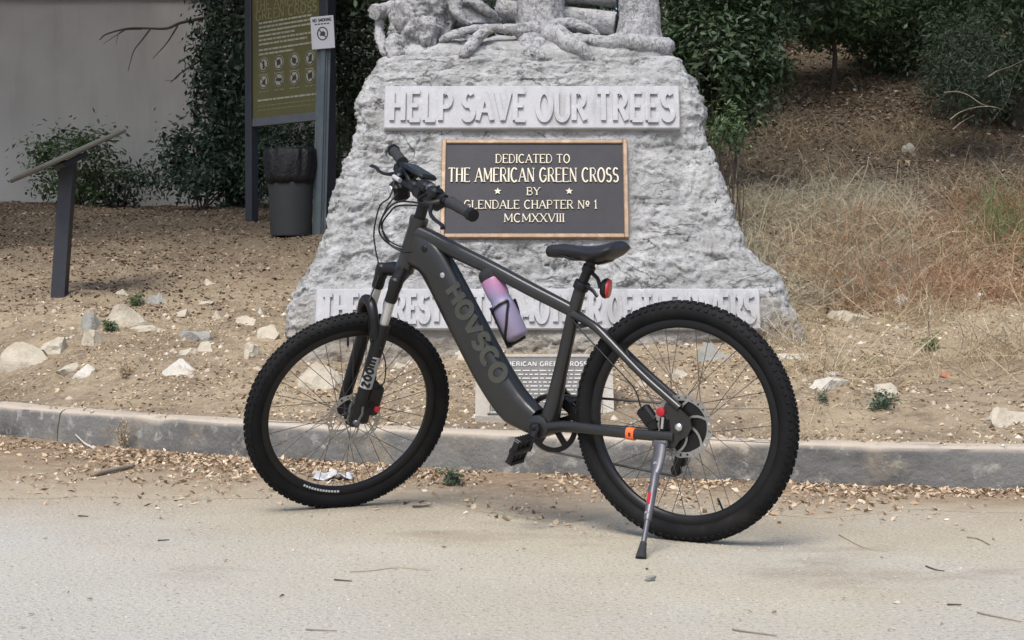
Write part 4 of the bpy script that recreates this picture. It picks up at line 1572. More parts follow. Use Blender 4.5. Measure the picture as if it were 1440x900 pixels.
# ---- frame
mb = MB()
ups = [(.905, .960), (.862, .918), (.812, .872), (.772, .822), (.736, .762), (.702, .702), (.651, .614), (.604, .535), (.560, .466), (.520, .412), (.478, .372)]
los = [(.958, .828), (.938, .815), (.900, .795), (.872, .752), (.838, .692), (.806, .634), (.752, .537), (.704, .454), (.655, .385), (.600, .330), (.520, .297)]
cen = [pt((a_[0] + b[0]) / 2, (a_[1] + b[1]) / 2) for a_, b in zip(ups, los)]
hh = [math.hypot(a_[0] - b[0], a_[1] - b[1]) / 2 * (.93 if 2 < i < 9 else .97) for i, (a_, b) in enumerate(zip(ups, los))]
ln = [.024, .027, .031, .034, .036, .037, .037, .037, .038, .038, .036]
cs, h2, l2 = spline(cen, 5), np.interp(np.linspace(0, 10, 51), range(11), hh), np.interp(np.linspace(0, 10, 51), range(11), ln)
# sweep with explicit end directions so that the head end stays square to the head tube
vsf, nsec = [], 28
upv = [unit(pt(a_[0] - b[0], a_[1] - b[1])) for a_, b in zip(ups, los)]
for i, c_ in enumerate(cs):
    t = i / 5
    k = min(int(t), 9)
    u = unit(upv[k] * (1 - (t - k)) + upv[k + 1] * (t - k))
    for q in range(nsec):
        a_ = 2 * math.pi * q / nsec
        ca, sa = math.cos(a_), math.sin(a_)
        e = 2 / 3.6
        vsf.append(c_ + YV * math.copysign(abs(ca) ** e, ca) * l2[i] + u * math.copysign(abs(sa) ** e, sa) * h2[i])
fsf = []
for i in range(len(cs) - 1):
    for q in range(nsec):
        q2 = (q + 1) % nsec
        fsf.append((i * nsec + q, (i + 1) * nsec + q, (i + 1) * nsec + q2, i * nsec + q2))
fsf.append(tuple(range(nsec)))
fsf.append(tuple((len(cs) - 1) * nsec + q for q in range(nsec - 1, -1, -1)))
mb.add(vsf, fsf)
axp = lambda z, fwd=0.0: V(ST_A[0] - (z - ST_A[2]) / math.tan(HA) + fwd, 0, z)
mb.tube([axp(.800), axp(.815), axp(.83), axp(.94), axp(.955), axp(.968)], [.031, .0315, .029, .028, .031, .030], n=24)
# top tube
mb.tube(spline([pt(.925, .925), pt(.852, .900), pt(.746, .852), pt(.618, .796), pt(.492, .736), pt(.40, .694), pt(.345, .668)], 4), list(np.interp(np.linspace(0, 1, 25), [0, .15, .5, 1], [.030, .026, .0215, .019])), n=18,
        flat=list(np.interp(np.linspace(0, 1, 25), [0, .2, .6, 1], [.026, .024, .021, .017])), side=YV, power=2.8)
# seat tube, bottom bracket shell
mb.tube([pt(.318, .748), pt(.335, .705), pt(.351, .660), pt(.385, .545), pt(.402, .488), pt(.428, .395), pt(.452, .325)], [.0195, .0195, .0205, .021, .022, .026, .032], n=20, flat=[.0185, .0185, .019, .019, .021, .027, .034], side=YV)
mb.lathe([(.030, -.045), (.036, -.042), (.036, .042), (.030, .045)], pt(.468, .322), YV, 28)
# stays: the near pair as it shows in the photograph, the far pair behind it
def stay(points, rads, **kw):
    P = spline(points, 4)
    mb.tube(P, list(np.interp(np.linspace(0, 1, len(P)), np.linspace(0, 1, len(rads)), rads)), n=14, **kw)


stay([pt(.345, .662, .012), bl(832, 456, .030), bl(850, 472, .040), bl(900, 524, .056), bl(940, 560, .063), bl(956, 574, .066)], [.0125, .0125, .0115, .0115])
stay([pt(.345, .662, -.012), pt(.300, .624, -.030), pt(.24, .577, -.044), pt(.138, .482, -.056), pt(.05, .408, -.064), pt(.018, .382, -.066)], [.0125, .0125, .0115, .0115])
stay([pt(.455, .318, .030), bl(800, 600, .036), bl(845, 605, .047), bl(890, 610, .058), bl(925, 613, .064), bl(948, 615, .066)], [.017, .0160, .0155, .0155], flat=[.011] * 21, side=YV, power=2.8)
stay([pt(.455, .318, -.030), pt(.40, .316, -.036), pt(.30, .310, -.047), pt(.17, .305, -.058), pt(.085, .301, -.065), pt(.03, .300, -.067)], [.017, .0160, .0155, .0155], flat=[.011] * 21, side=YV, power=2.8)
for s in (1, -1):
    sh_ = -.024 if s > 0 else 0.0
    poly = [(.045, .412), (.006, .402), (-.030, .372), (-.036, .345), (-.022, .322), (.004, .306), (.020, .284), (.085, .284), (.092, .300), (.05, .318), (.030, .336), (.032, .362), (.052, .392)]
    poly = [(p[0] + sh_, p[1]) for p in poly]
    mb.prism(poly, pt(0, 0, 0), V(1, 0, 0), V(0, 0, 1), YV, s * .0665 - .0035, s * .0665 + .0035)
mb.tube([pt(.318, .628, -.03), pt(.318, .628, .03)], .008, n=10)
frame = mb.build('frame', M['frame'], bike, 40)
tdir = unit(pt(.604 - .702, .535 - .702))
tup = V(-tdir[2], 0, tdir[0])
if tup[2] < 0:
    tup = -tup
tcen = bl(671, 468, .036)
tcen[1] = .0375
text_line('HOVSCO', tcen, tdir, tup, YV, .058, .330, .0008, .0175, .0165, M['decal'], frame, gapk=.16)
mb = MB()
bo = bl(622, 387, .034)
mb.lathe([(.0085, 0), (.0085, .003), (.006, .004)], V(bo[0], .0315, bo[2]), YV, 18)
mb.lathe([(.002, .004), (.002, .0046)], V(bo[0], .0315, bo[2]), YV, 8)
mb.build('battery_lock', M['steel'], frame, 30)
mb = MB()
b2 = bl(597, 350, .028)
mb.lathe([(.011, -.004), (.011, .004), (.008, .006)], V(b2[0], .0265, b2[2]), YV, 16)
mb.build('cable_port', M['black'], frame, 30)
os_ = bl(888, 610, .062)
mb = MB()
os_ = bl(888, 610, .058)
mb.tube([pt(os_[0] + .013, os_[2] + .001, .0568), pt(os_[0] - .013, os_[2] - .001, .0592)], .0182, n=14, flat=.0138, side=YV, power=2.8)
mb.build('orange_sticker', M['orange'], frame, 40)
mb = MB()
mb.box(pt(os_[0], os_[2], .0716), (.008, .0015, .011))
mb.build('sticker_print', M['black_print'], frame, False)

# ---- seatpost, clamp, saddle, rear light
mb = MB()
mb.tube([pt(.335, .715), pt(.318, .748), pt(.285, .812), pt(.276, .832)], .0150, n=18)
mb.box(pt(.272, .838), (.055, .034, .02), axrot(YV, R(-6)), .004)
sp_ = mb.build('seatpost', M['black'], bike, 40)
mb = MB()
mb.lathe([(.0235, -.012), (.0245, -.008), (.0245, .010), (.0235, .012)], pt(.318, .747), unit(pt(-.47, .88)), 22)
mb.tube([pt(.300, .745, .012), pt(.285, .744, .022), pt(.262, .732, .03), pt(.248, .716, .034)], [.006, .0065, .006, .0055], n=10, flat=.004, side=YV)
mb.build('seat_clamp', M['black'], bike, 40)
stn = [(.432, .862, .010, .014), (.426, .868, .019, .026), (.41, .872, .023, .034), (.37, .873, .027, .037), (.32, .868, .036, .040), (.28, .866, .055, .046), (.245, .868, .070, .050), (.215, .873, .077, .048), (.195, .877, .075, .042), (.184, .876, .066, .028), (.181, .872, .055, .014)]
sv, sf = [], []
kk = 22
for (x, z, w_, th) in stn:
    for q in range(kk):
        a_ = 2 * math.pi * q / kk
        ca, sa = math.cos(a_), math.sin(a_)
        e = .75
        yy = w_ * math.copysign(abs(ca) ** e, ca)
        zz_ = (z - .012 * (abs(yy) / .077) ** 2 - .004 * math.exp(-(yy / .012) ** 2) * (1 if .2 < x < .36 else 0)) if sa >= 0 else z - .012 * (abs(yy) / .077) ** 2
        zz_ += (.012 * sa ** 2 if sa > 0 else -th * .86 * (abs(sa) ** 1.2) * (1 - .25 * abs(ca))) - .012
        sv.append(pt(x - (.02 * (1 - abs(sa)) * 0), zz_, yy))
for i in range(len(stn) - 1):
    for q in range(kk):
        q2 = (q + 1) % kk
        sf.append((i * kk + q, i * kk + q2, (i + 1) * kk + q2, (i + 1) * kk + q))
sf.append(tuple(range(kk - 1, -1, -1)))
sf.append(tuple((len(stn) - 1) * kk + q for q in range(kk)))
sad = mesh_obj('saddle', sv, sf, M['saddle'], bike, True)
mb = MB()
for s in (1, -1):
    mb.tube(spline([pt(.40, .845, s * .012), pt(.36, .835, s * .02), pt(.33, .826, s * .022), pt(.25, .826, s * .022), pt(.215, .836, s * .03), pt(.195, .85, s * .035)], 4), .0036, n=8)
mb.build('saddle_rail', M['black'], sad, True)
mb = MB()
mb.box(pt(.238, .826, 0), (.06, .06, .028), axrot(YV, R(14)), .01)
mb.build('saddle_shell', M['black'], sad, 40)
lp = pt(.232, .738, .004)
lax = unit(pt(-1, -.16, -.24))
mb = MB()
mb.lathe([(.010, -.018), (.022, -.015), (.029, -.008), (.031, 0), (.029, .003)], lp, lax, 28)
mb.tube([lp - lax * .018, pt(.262, .768, .002), pt(.292, .794, 0)], [.0075, .0055, .007], n=8)
mb.lathe([(.0185, -.010), (.0195, -.006), (.0195, .008), (.0185, .010)], pt(.292, .797), unit(pt(-.47, .88)), 18)
rl = mb.build('rear_light', M['black'], bike, 40)
mb = MB()
mb.lathe([(.0288, .0025), (.0288, .007), (.026, .0105), (.016, .0125), (0, .013)], lp, lax, 28)
mb.build('lens', M['red_lens'], rl, 50)

# ---- cranks, chainring, pedals, chain, derailleur
BBp = pt(.468, .322)
mb = MB()
mb.lathe([(.089, -.050), (.092, -.050), (.092, -.046), (.089, -.046)], BBp, YV, 60, closed=True)
mb.lathe([(.076, -.052), (.089, -.052), (.089, -.044), (.076, -.044)], BBp, YV, 60, closed=True)
for k in range(5):
    a_ = R(20 + 72 * k)
    L, Q = ribbon([(.02 * math.cos(a_), .02 * math.sin(a_)), (.08 * math.cos(a_), .08 * math.sin(a_))], .018)
    mb.prism([L[0], Q[0], Q[1], L[1]], BBp, V(1, 0, 0), V(0, 0, 1), YV, -.0515, -.0445)
mb.lathe([(.026, -.053), (.026, -.043)], BBp, YV, 24)
mb.build('chainring', M['black'], bike, 30)
ce = bl(743, 629, .080)
cdir = unit(V(ce[0] - BBp[0], 0, ce[2] - BBp[2]))
clen = math.hypot(ce[0] - BBp[0], ce[2] - BBp[2])
for s in (1, -1):
    a0 = BBp + YV * s * .056
    a1 = BBp + cdir * clen * s + YV * s * .080
    mb = MB()
    mb.tube([a0 - cdir * s * .014, a0, a0 + (a1 - a0) * .3, a0 + (a1 - a0) * .85, a1, a1 + cdir * s * .012], [.012, .0185, .0145, .012, .014, .009], n=14, flat=[.006, .009, .007, .0065, .008, .005], side=YV)
    mb.lathe([(.010, .002), (.010, .012), (.007, .014)], a0 - (YV * .002 if s > 0 else -YV * .002), YV * s, 16)
    crank = mb.build('crank', M['black'], bike, 40)
    # cage pedal
    pc_ = a1 + YV * s * .050
    tilt = axrot(YV, R(62 if s > 0 else -40))
    mb = MB()
    mb.tube([a1, pc_ + YV * s * .045], [.0075, .006], n=10)
    for e in (1, -1):
        mb.box(pc_ + tilt @ V(e * .037, 0, 0), (.007, .076, .022), tilt, .002)
        for q in range(6):
            mb.box(pc_ + tilt @ V(e * .041, -.033 + q * .0132, .0), (.005, .005, .026), tilt)
        mb.box(pc_ + tilt @ V(0, e * .038, 0), (.072, .007, .018), tilt, .002)
        mb.box(pc_ + tilt @ V(0, e * .013, 0), (.070, .007, .012), tilt, .002)
    mb.lathe([(.013, -.04), (.014, -.03), (.013, .04)], pc_, YV, 14)
    mb.build('pedal', M['black'], bike, 30)
ch = []
hubp = pt(0, WR)
for t in np.linspace(90, 270, 16):
    pass
rC, rS = .090, .042
P = []
for a_ in np.linspace(80, -90, 14):
    P.append(BBp + V(rC * math.cos(R(a_)), -.048, rC * math.sin(R(a_))))
dp1, dp2 = pt(.032, .262, -.062), pt(.056, .196, -.060)
P += [dp2 + V(.004, 0, -.018), dp2 + V(-.018, 0, -.004), dp2 + V(-.010, 0, .016), dp1 + V(.020, 0, -.004), dp1 + V(.012, 0, .020)]
for a_ in np.linspace(300, 100, 10):
    P.append(hubp + V(rS * math.cos(R(a_)) * 1.0, -.055, rS * math.sin(R(a_))))
P.append(BBp + V(rC * math.cos(R(80)), -.048, rC * math.sin(R(80))))
mb = MB()
mb.tube(P, .0042, n=6, cap=False, flat=.0032, side=YV)
mb.build('chain', M['spoke'], bike, 30)
mb = MB()
mb.box(pt(.028, .300, -.082), (.04, .022, .05), axrot(YV, R(18)), .006)
mb.box((dp1 + dp2) / 2 + V(0, -.006, 0), (.022, .003, .088), axrot(YV, R(-20)), .001)
mb.box((dp1 + dp2) / 2 + V(0, .007, 0), (.022, .003, .088), axrot(YV, R(-20)), .001)
for q in (dp1, dp2):
    mb.lathe([(.004, -.004), (.017, -.004), (.017, .004), (.004, .004)], q, YV, 11, closed=True)
mb.box(pt(.022, .272, -.070), (.03, .018, .05), axrot(YV, R(-14)), .004)
mb.box(pt(.040, .250, -.072), (.036, .03, .085), axrot(YV, R(-12)), .006)
mb.build('derailleur', M['black'], bike, 30)

# ---- rear brake caliper, kickstand
mb = MB()
mb.box(pt(.088, .372, .050), (.042, .030, .058), axrot(YV, R(38)), .006)
mb.box(pt(.070, .345, .054), (.03, .022, .03), axrot(YV, R(10)), .004)
cal = mb.build('brake_caliper', M['black'], bike, 40)
cr = bl(930, 579, .07)
mb = MB()
mb.lathe([(.013, 0), (.013, .012), (.009, .014)], V(cr[0], .066, cr[2]), YV, 20)
mb.build('adjuster', M['red'], cal, 30)
mb = MB()
mb.box(V(cr[0] - .002, .069, cr[2] - .032), (.008, .006, .036), axrot(YV, R(-8)), .001)
mb.build('caliper_bolt', M['steel'], cal, 30)
mb = MB()
mb.lathe([(.011, 0), (.011, .008), (.006, .012)], V(-.022, .0705, WR - .004), YV, 18)
mb.build('axle_nut', M['steel'], bike, 30)
foot = BM.T @ (V(at(901, 787, 1)[0] * 1, 1, 0) * 0 + (lambda d: V(0, 0, CAM_H) + d * (-CAM_H / d[2]))(ray(901, 786)) - BIKE_O)
top_ = bl(929, 626, .078)
kd = foot - top_
mb = MB()
mb.box(top_ + V(0, -.004, .004), (.046, .026, .02), None, .004)
mb.tube([top_ + V(0, 0, .0), top_ + kd * .12, top_ + kd * .22, top_ + kd * .27], [.019, .0205, .019, .012], n=14, flat=.011, side=YV)
mb.tube([top_ + kd * .24, top_ + kd * .30, top_ + kd * .66, top_ + kd * .68], [.011, .0125, .0115, .009], n=14)
mb.tube([top_ + kd * .64, top_ + kd * .90], .0078, n=12)
ks = mb.build('kickstand', M['stand'], bike, 40)
mb = MB()
mb.tube([top_ + kd * .865, top_ + kd * .90, top_ + kd * .99, top_ + kd * 1.0], [.0095, .0105, .0155, .014], n=14)
mb.build('rubber_foot', M['grip'], ks, 40)
mb = MB()
for q in (.16, .60):
    mb.lathe([(.006, 0), (.006, .003)], top_ + kd * q + YV * .0125, YV, 14)
mb.build('bolt', M['steel'], ks, 30)
mb = MB()
mb.prism([(-.005, -.018), (.005, -.018), (.005, .018), (-.005, .018)], top_ + kd * .50 + unit(np.cross(kd, np.cross(YV, kd))) * .0112, unit(np.cross(YV, kd)), -unit(kd), unit(np.cross(kd, np.cross(YV, kd))), 0, .0016)
mb.build('red_mark', M['red'], ks, 40)

# ---- fork, turned with the steering
legp = lambda z, y: V(WB - (z - WR) / math.tan(HA), y, z)
mb = MB()
for s in (1, -1):
    mb.tube([legp(.665, s * .062), legp(.645, s * .062), legp(.56, s * .062), legp(.45, s * .063), legp(.38, s * .064), legp(.345, s * .064)], [.0235, .024, .0225, .021, .020, .016], n=20)
    mb.box(legp(.352, s * .062), (.036, .016, .05), axrot(YV, R(-20)), .006)
# arch joining the lowers in front of the tyre
fdir = V(math.sin(HA), 0, math.cos(HA))
arch = spline([legp(.620, .062) + fdir * .014, legp(.665, .056) + fdir * .032, legp(.700, .034) + fdir * .042, legp(.710, 0) + fdir * .044, legp(.700, -.034) + fdir * .042, legp(.665, -.056) + fdir * .032, legp(.620, -.062) + fdir * .014], 5)
mb.tube(arch, [.020] * 4 + [.017] * 23 + [.020] * 4, n=12)
fork = mb.build('fork', M['black'], bike, 40, st)
mb = MB()
for s in (1, -1):
    mb.tube([legp(.655, s * .062), legp(.79, s * .062)], .0155, n=18)
mb.build('stanchion', M['stanchion'], fork, 40, st)
mb = MB()
for s in (1, -1):
    mb.tube([legp(.735, s * .062), legp(.745, s * .062), legp(.768, s * .062), legp(.790, s * .062), legp(.806, s * .062), legp(.812, s * .062)], [.0175, .020, .0195, .023, .022, .015], n=18)
mb.tube([legp(.795, .062), (legp(.802, .03) + axp(.802)) / 2 + V(0, .015, 0), axp(.800), (legp(.802, -.03) + axp(.802)) / 2 - V(0, .015, 0), legp(.795, -.062)], [.020, .024, .029, .024, .020], n=14)
mb.build('fork_crown', M['black'], fork, 40, st)
mb = MB()
e_down = unit(legp(.40, 0) - legp(.60, 0))
mb.tube([legp(.565, .0633), legp(.462, .0638)], .0214, n=20)
lab = mb.build('fork_label', M['grey_decal'], fork, 40, st)
rot_y = np.cross(YV, -e_down)
for (ang, nm) in ((0, 'z'),):
    ez = unit(YV * .88 + fdir * .48)
    ey_ = unit(np.cross(ez, -e_down))
    ctr = (legp(.565, .0633) + legp(.462, .0638)) / 2 + ez * .0216
    mbx = MB()
    s_, h_, wd_ = 'zqqm', .036, .098
    raw = text_width(s_, 1.0, 1.0, .14, .4)
    xs_ = wd_ / (raw * h_)
    x = -wd_ / 2
    ex_ = -e_down
    for ch_ in s_:
        mbx2 = MB()
        letter_mesh(mbx2, ch_, ctr - ey_ * h_ * .31 + ex_ * x, ex_, ey_, ez, h_, xs_, .0012, .0075, .0075)
        mbx2.build('letter', M['black'], lab, False, st)
        x += (GL[ch_][0] + .14) * h_ * xs_
# front caliper on the near leg
mb = MB()
mb.box(legp(.432, .056) - fdir * .040, (.052, .034, .085), axrot(YV, R(-23)), .008)
mb.box(legp(.405, .060) - fdir * .022, (.05, .026, .05), axrot(YV, R(-23)), .006)
mb.box(legp(.470, .062) - fdir * .026, (.03, .022, .03), axrot(YV, R(-23)), .004)
mb.box(legp(.372, .060) - fdir * .012, (.062, .030, .062), axrot(YV, R(-23)), .008)
mb.box(legp(.418, .054) - fdir * .046, (.045, .036, .10), axrot(YV, R(-23)), .008)
fc = mb.build('brake_caliper', M['black'], bike, 40, st)
mb = MB()
mb.lathe([(.010, 0), (.010, .014), (.007, .016)], legp(.400, .066) - fdir * .056, YV, 16)
mb.build('adjuster', M['red'], fc, 30, st)
mb = MB()
mb.lathe([(.009, .064), (.013, .066), (.013, .078), (.008, .084)], V(WB, 0, WR), YV, 18)
mb.tube([V(WB, .078, WR), V(WB - .02, .084, WR + .03), V(WB - .025, .084, WR + .055)], [.006, .005, .0045], n=8)
mb.build('axle_lever', M['stand'], bike, 40, st)

# ---- stem, bars, grips, levers, display, lamp
CL = V(.884, 0, 1.048)
mb = MB()
mb.tube([axp(.962), axp(1.035), axp(1.045)], [.0185, .0185, .015], n=20)
mb.tube([axp(1.012), (axp(1.015) + CL) / 2, CL], [.020, .018, .021], n=16)
mb.lathe([(.019, -.026), (.0225, -.024), (.0225, .024), (.019, .026)], CL, YV, 20)
stem = mb.build('stem', M['black'], bike, 40, st)
GX = .848
bar_half = [CL, CL + V(0, .05, 0), CL + V(.002, .085, .012), CL + V(-.002, .125, .030), CL + V(-.014, .19, .034), V(GX + .008, .28, 1.0835), V(GX, .334, 1.083)]
barp = spline([V(p[0], -p[1], p[2]) for p in bar_half[:0:-1]] + bar_half, 5)
mb = MB()
mb.tube(barp, [.0112] * len(barp), n=14)
bars = mb.build('handlebar', M['black'], bike, True, st)
for s in (1, -1):
    g0, g1 = V(GX + .016, s * .205, 1.083), V(GX, s * .338, 1.083)
    mb = MB()
    prof_t = np.linspace(0, 1, 22)
    mb.tube([g0 + (g1 - g0) * t for t in prof_t], [.0195 if (t < .06 or t > .95) else (.0168 + (.0008 if int(t * 40) % 2 else 0)) for t in prof_t], n=20)
    gr = mb.build('grip', M['grip'], bike, 40, st)
    mb = MB()
    mb.tube([g1 - (g1 - g0) * .10, g1 + unit(g1 - g0) * .006], [.0205, .0195], n=20)
    mb.build('end_cap', M['black'], gr, 40, st)
    # brake lever
    b0 = V(GX + .022, s * .165, 1.080)
    mb = MB()
    mb.lathe([(.0165, -.011), (.0175, -.008), (.0175, .008), (.0165, .011)], b0, YV, 18)
    mb.tube([b0 + V(.012, 0, -.006), b0 + V(.036, s * -.01, -.012), b0 + V(.050, s * -.035, -.014)], [.012, .013, .011], n=12)
    bl_pts = spline([b0 + V(.042, 0, -.014), b0 + V(.060, s * .035, -.020), b0 + V(.064, s * .08, -.024), b0 + V(.060, s * .125, -.026), b0 + V(.066, s * .150, -.027)], 4)
    mb.tube(bl_pts, list(np.interp(np.linspace(0, 1, len(bl_pts)), [0, .2, .9, 1], [.0085, .006, .0065, .0085])), n=10, flat=list(np.interp(np.linspace(0, 1, len(bl_pts)), [0, .2, 1], [.008, .005, .005])), side=V(0, 0, 1))
    mb.build('brake_lever', M['black'], bike, 40, st)
    # shifter / switch pod inboard of the grip
    mb = MB()
    q0 = V(GX + .026, s * .128, 1.075)
    mb.lathe([(.0155, -.012), (.017, 0), (.0155, .012)], q0, YV, 16)
    mb.box(q0 + V(.002, 0, -.024), (.042, .038, .026), axrot(YV, R(18)), .007)
    mb.tube([q0 + V(-.016, s * .012, -.028), q0 + V(-.034, s * .024, -.030)], [.006, .005], n=8)
    mb.build('switch_pod', M['black'], bike, 40, st)
# display with its mount: a long slab tipped back over the stem
d0, d1 = bl(573, 232, -.05), bl(604, 251, .0)
dx_ = unit(d1 - d0)
dy_ = unit(YV - dx_ * (YV @ dx_))
dz_ = np.cross(dx_, dy_)
if dz_[2] < 0:
    dz_ = -dz_
dM = np.c_[dx_, np.cross(dz_, dx_), dz_]
dl = float(np.linalg.norm(d1 - d0))
mb = MB()
mb.box((d0 + d1) / 2, (dl, .062, .015), dM, .005)
mb.tube([(d0 * .6 + d1 * .4) - dz_ * .004, (d0 * .7 + d1 * .3) - dz_ * .045, st(CL + V(0, 0, .01))], [.011, .012, .012], n=10)
disp = mb.build('display', M['black'], bike, 40)
mb = MB()
mb.box((d0 + d1) / 2 + dz_ * .0082, (dl * .82, .05, .001), dM)
mb.build('screen', mat('dark_screen', [(.025, .028, .032), (.03, .032, .036)], .12, 5, 2), disp, False)
# lamp box hung in front of the bars
lc = bl(562, 268, -.03)
mb = MB()
mb.box(lc, (.055, .058, .062), ST_R, .010)
mb.box(lc + V(0, 0, .042), (.030, .040, .040), ST_R, .006)
mb.tube([lc + V(0, 0, .03), st(CL)], [.013, .012], n=10)
lamp = mb.build('headlight', M['black'], bike, 40)
mb = MB()
fw_ = ST_R @ V(1, 0, 0)
mb.lathe([(.022, 0), (.021, .004), (0, .007)], lc + fw_ * .0275, fw_, 20)
mb.build('lens', mat('lamp_glass', [(.5, .5, .52), (.6, .6, .62)], .1, 9, 2), lamp, 40)
mb = MB()
bc_ = bl(558, 251, .015)
mb.tube([bc_ + dx_ * -.020, bc_ + dx_ * .020], .0075, n=12)
mb.build('clamp_band', M['grey_decal'], lamp, 40)
mb = MB()
for (qx, qy, of, sz) in ((612, 271, .09, (.05, .045, .034)), (600, 262, .04, (.055, .05, .03)), (585, 262, .0, (.05, .05, .035)), (566, 238, -.12, (.05, .05, .035))):
    mb = MB()
    mb.box(bl(qx, qy, of), sz, dM, .008)
    mb.build('control_pod', M['black'], bike, 40)
mb = MB()
mb.tube([bl(618, 262, .10), bl(606, 268, .10), bl(588, 280, .09)], [.004, .006, .005], n=8)
mb.build('lever_clamp', M['black'], bike, 40)
# bell on the far side
mb = MB()
mb.lathe([(.018, 0), (.0175, .006), (.012, .013), (0, .016)], V(.88, .09, 1.092), V(-.2, .2, 1), 18)
mb.build('bell', M['stand'], bike, 40, st)

# ---- cables
def cable(pts, r=.0027):
    mb = MB()
    mb.tube(spline(pts, 7), r, n=7)
    mb.build('cable', M['black'], bike, True)


lev = lambda s: st(V(GX + .022 + .05, s * .13, 1.066))
cable([lev(1), bl(560, 284, .10), bl(541, 300, .08), bl(533, 322, .05), bl(541, 338, .04), bl(560, 349, .03), bl(580, 352, .02)], .0030)
cable([st(V(GX + .03, .128, 1.045)), bl(563, 289, .08), bl(547, 300, .06), bl(537, 318, .05), bl(547, 342, .04), bl(565, 353, .03), bl(583, 354, .024)], .0030)
cable([lev(-1), bl(548, 277, .02), bl(534, 290, .0), bl(526, 325, .0), bl(528, 350, .0), bl(533, 385, .02), st(legp(.715, .03) + fdir * .055), st(legp(.62, .05) + fdir * .03), st(legp(.53, .07) - fdir * .012), st(legp(.47, .066) - fdir * .03)], .0026)
cable([st(V(GX + .03, -.128, 1.045)), bl(553, 279, .02), bl(543, 294, .02), bl(536, 314, .03), bl(545, 336, .03), bl(562, 346, .02), bl(582, 349, .0)], .0026)
cable([st(legp(.60, .086)), st(legp(.56, .100) - fdir * .025), st(legp(.50, .092) - fdir * .045), st(legp(.46, .07) - fdir * .045)], .0022)
cable([pt(.34, .652, .03), pt(.30, .618, .046), pt(.2, .53, .062), pt(.12, .455, .07), pt(.10, .40, .068), pt(.092, .385, .058)], .0022)

# ---- bottle cage and bottle
b_lo, b_hi = bl(731, 481, 0), bl(681, 371, 0)
bax = unit(b_hi - b_lo)
bup = V(-bax[2], 0, bax[0])
if bup[2] < 0:
    bup = -bup
BR = .0365
BLEN = float(np.linalg.norm(b_hi - b_lo))
b_lo = b_lo + bax * .012
mb = MB()
cg = lambda t, ang: b_lo + bax * t + (bup * math.cos(ang) + YV * math.sin(ang)) * (BR + .0035)
for s in (1, -1):
    mb.tube(spline([cg(.105, math.pi), cg(.108, s * 2.3), cg(.112, s * 1.5), cg(.115, s * .9), cg(.112, s * .55), cg(.08, s * 1.0), cg(.045, s * 1.5), cg(.015, s * 2.2), cg(-.004, s * 2.9)], 4), .0040, n=8)
mb.tube([cg(-.012, math.pi), cg(.06, math.pi), cg(.125, math.pi)], .008, n=10, flat=.012, side=YV)
mb.tube([b_lo - bup * BR - bax * .006, b_lo - bax * .007, b_lo + bup * BR * .7 - bax * .006], .0045, n=8)
mb.build('bottle_cage', M['black'], bike, 40)
BW = BM @ b_lo + BIKE_O


def bwx(p):
    return BM @ np.asarray(p, float) + BIKE_O - BW


bottle = empty('water_bottle', BW, 'translucent lilac and pink water bottle with a black cap in the bicycle cage', 'bottle')
wm = bpy.data.materials.new('lilac_bottle')
wm.use_nodes = True
nt = wm.node_tree
b_ = nt.nodes['Principled BSDF']
b_.inputs['Roughness'].default_value = .35
b_.inputs['Subsurface Weight'].default_value = .25
b_.inputs['Subsurface Radius'].default_value = (.02, .015, .02)
tcn = nt.nodes.new('ShaderNodeTexCoord')
sepn = nt.nodes.new('ShaderNodeSeparateXYZ')
nt.links.new(tcn.outputs['Object'], sepn.inputs[0])
nzn = nt.nodes.new('ShaderNodeTexNoise')
nzn.inputs['Scale'].default_value = 14
nt.links.new(tcn.outputs['Object'], nzn.inputs['Vector'])
mth = nt.nodes.new('ShaderNodeMath')
mth.operation = 'MULTIPLY_ADD'
nt.links.new(nzn.outputs['Fac'], mth.inputs[0])
mth.inputs[1].default_value = .05
nt.links.new(sepn.outputs['Z'], mth.inputs[2])
mr = nt.nodes.new('ShaderNodeMapRange')
mr.inputs['From Min'].default_value = .02
mr.inputs['From Max'].default_value = .235
nt.links.new(mth.outputs[0], mr.inputs['Value'])
rp = nt.nodes.new('ShaderNodeValToRGB')
for i, (p, c_) in enumerate(((0, (.20, .165, .225)), (.45, (.225, .20, .30)), (.62, (.27, .24, .37)), (.78, (.39, .19, .32)), (1, (.42, .18, .27)))):
    el = rp.color_ramp.elements[i] if i < 2 else rp.color_ramp.elements.new(p)
    el.position = p
    el.color = (*c_, 1)
nt.links.new(mr.outputs['Result'], rp.inputs['Fac'])
nt.links.new(rp.outputs['Color'], b_.inputs['Base Color'])
mb = MB()
mb.lathe([(.026, 0), (.033, .003), (BR, .012), (BR, .105), (.0345, .118), (.0315, .128), (.0315, .138), (.0345, .150), (.0355, .170), (.0350, .195), (.032, .207), (.030, .212)], b_lo, bax, 40)
mb.build('bottle_body', wm, bottle, 50, bwx)
mb = MB()
mb.lathe([(.0335, .203), (.0345, .206), (.0345, .222), (.032, .230), (.022, .238), (.013, .242), (.0115, .244), (.0115, .252), (.014, .254), (.013, .262), (.008, .264)], b_lo, bax, 32)
capo = mb.build('cap', M['grip'], bottle, 40, bwx)
mb = MB()
mb.tube(spline([b_lo + bax * .258 + YV * .011, b_lo + bax * .268 + YV * .007, b_lo + bax * .272, b_lo + bax * .268 - YV * .007, b_lo + bax * .258 - YV * .011], 4), .0022, n=7)
mb.build('spout_loop', M['black'], capo, True, bwx)

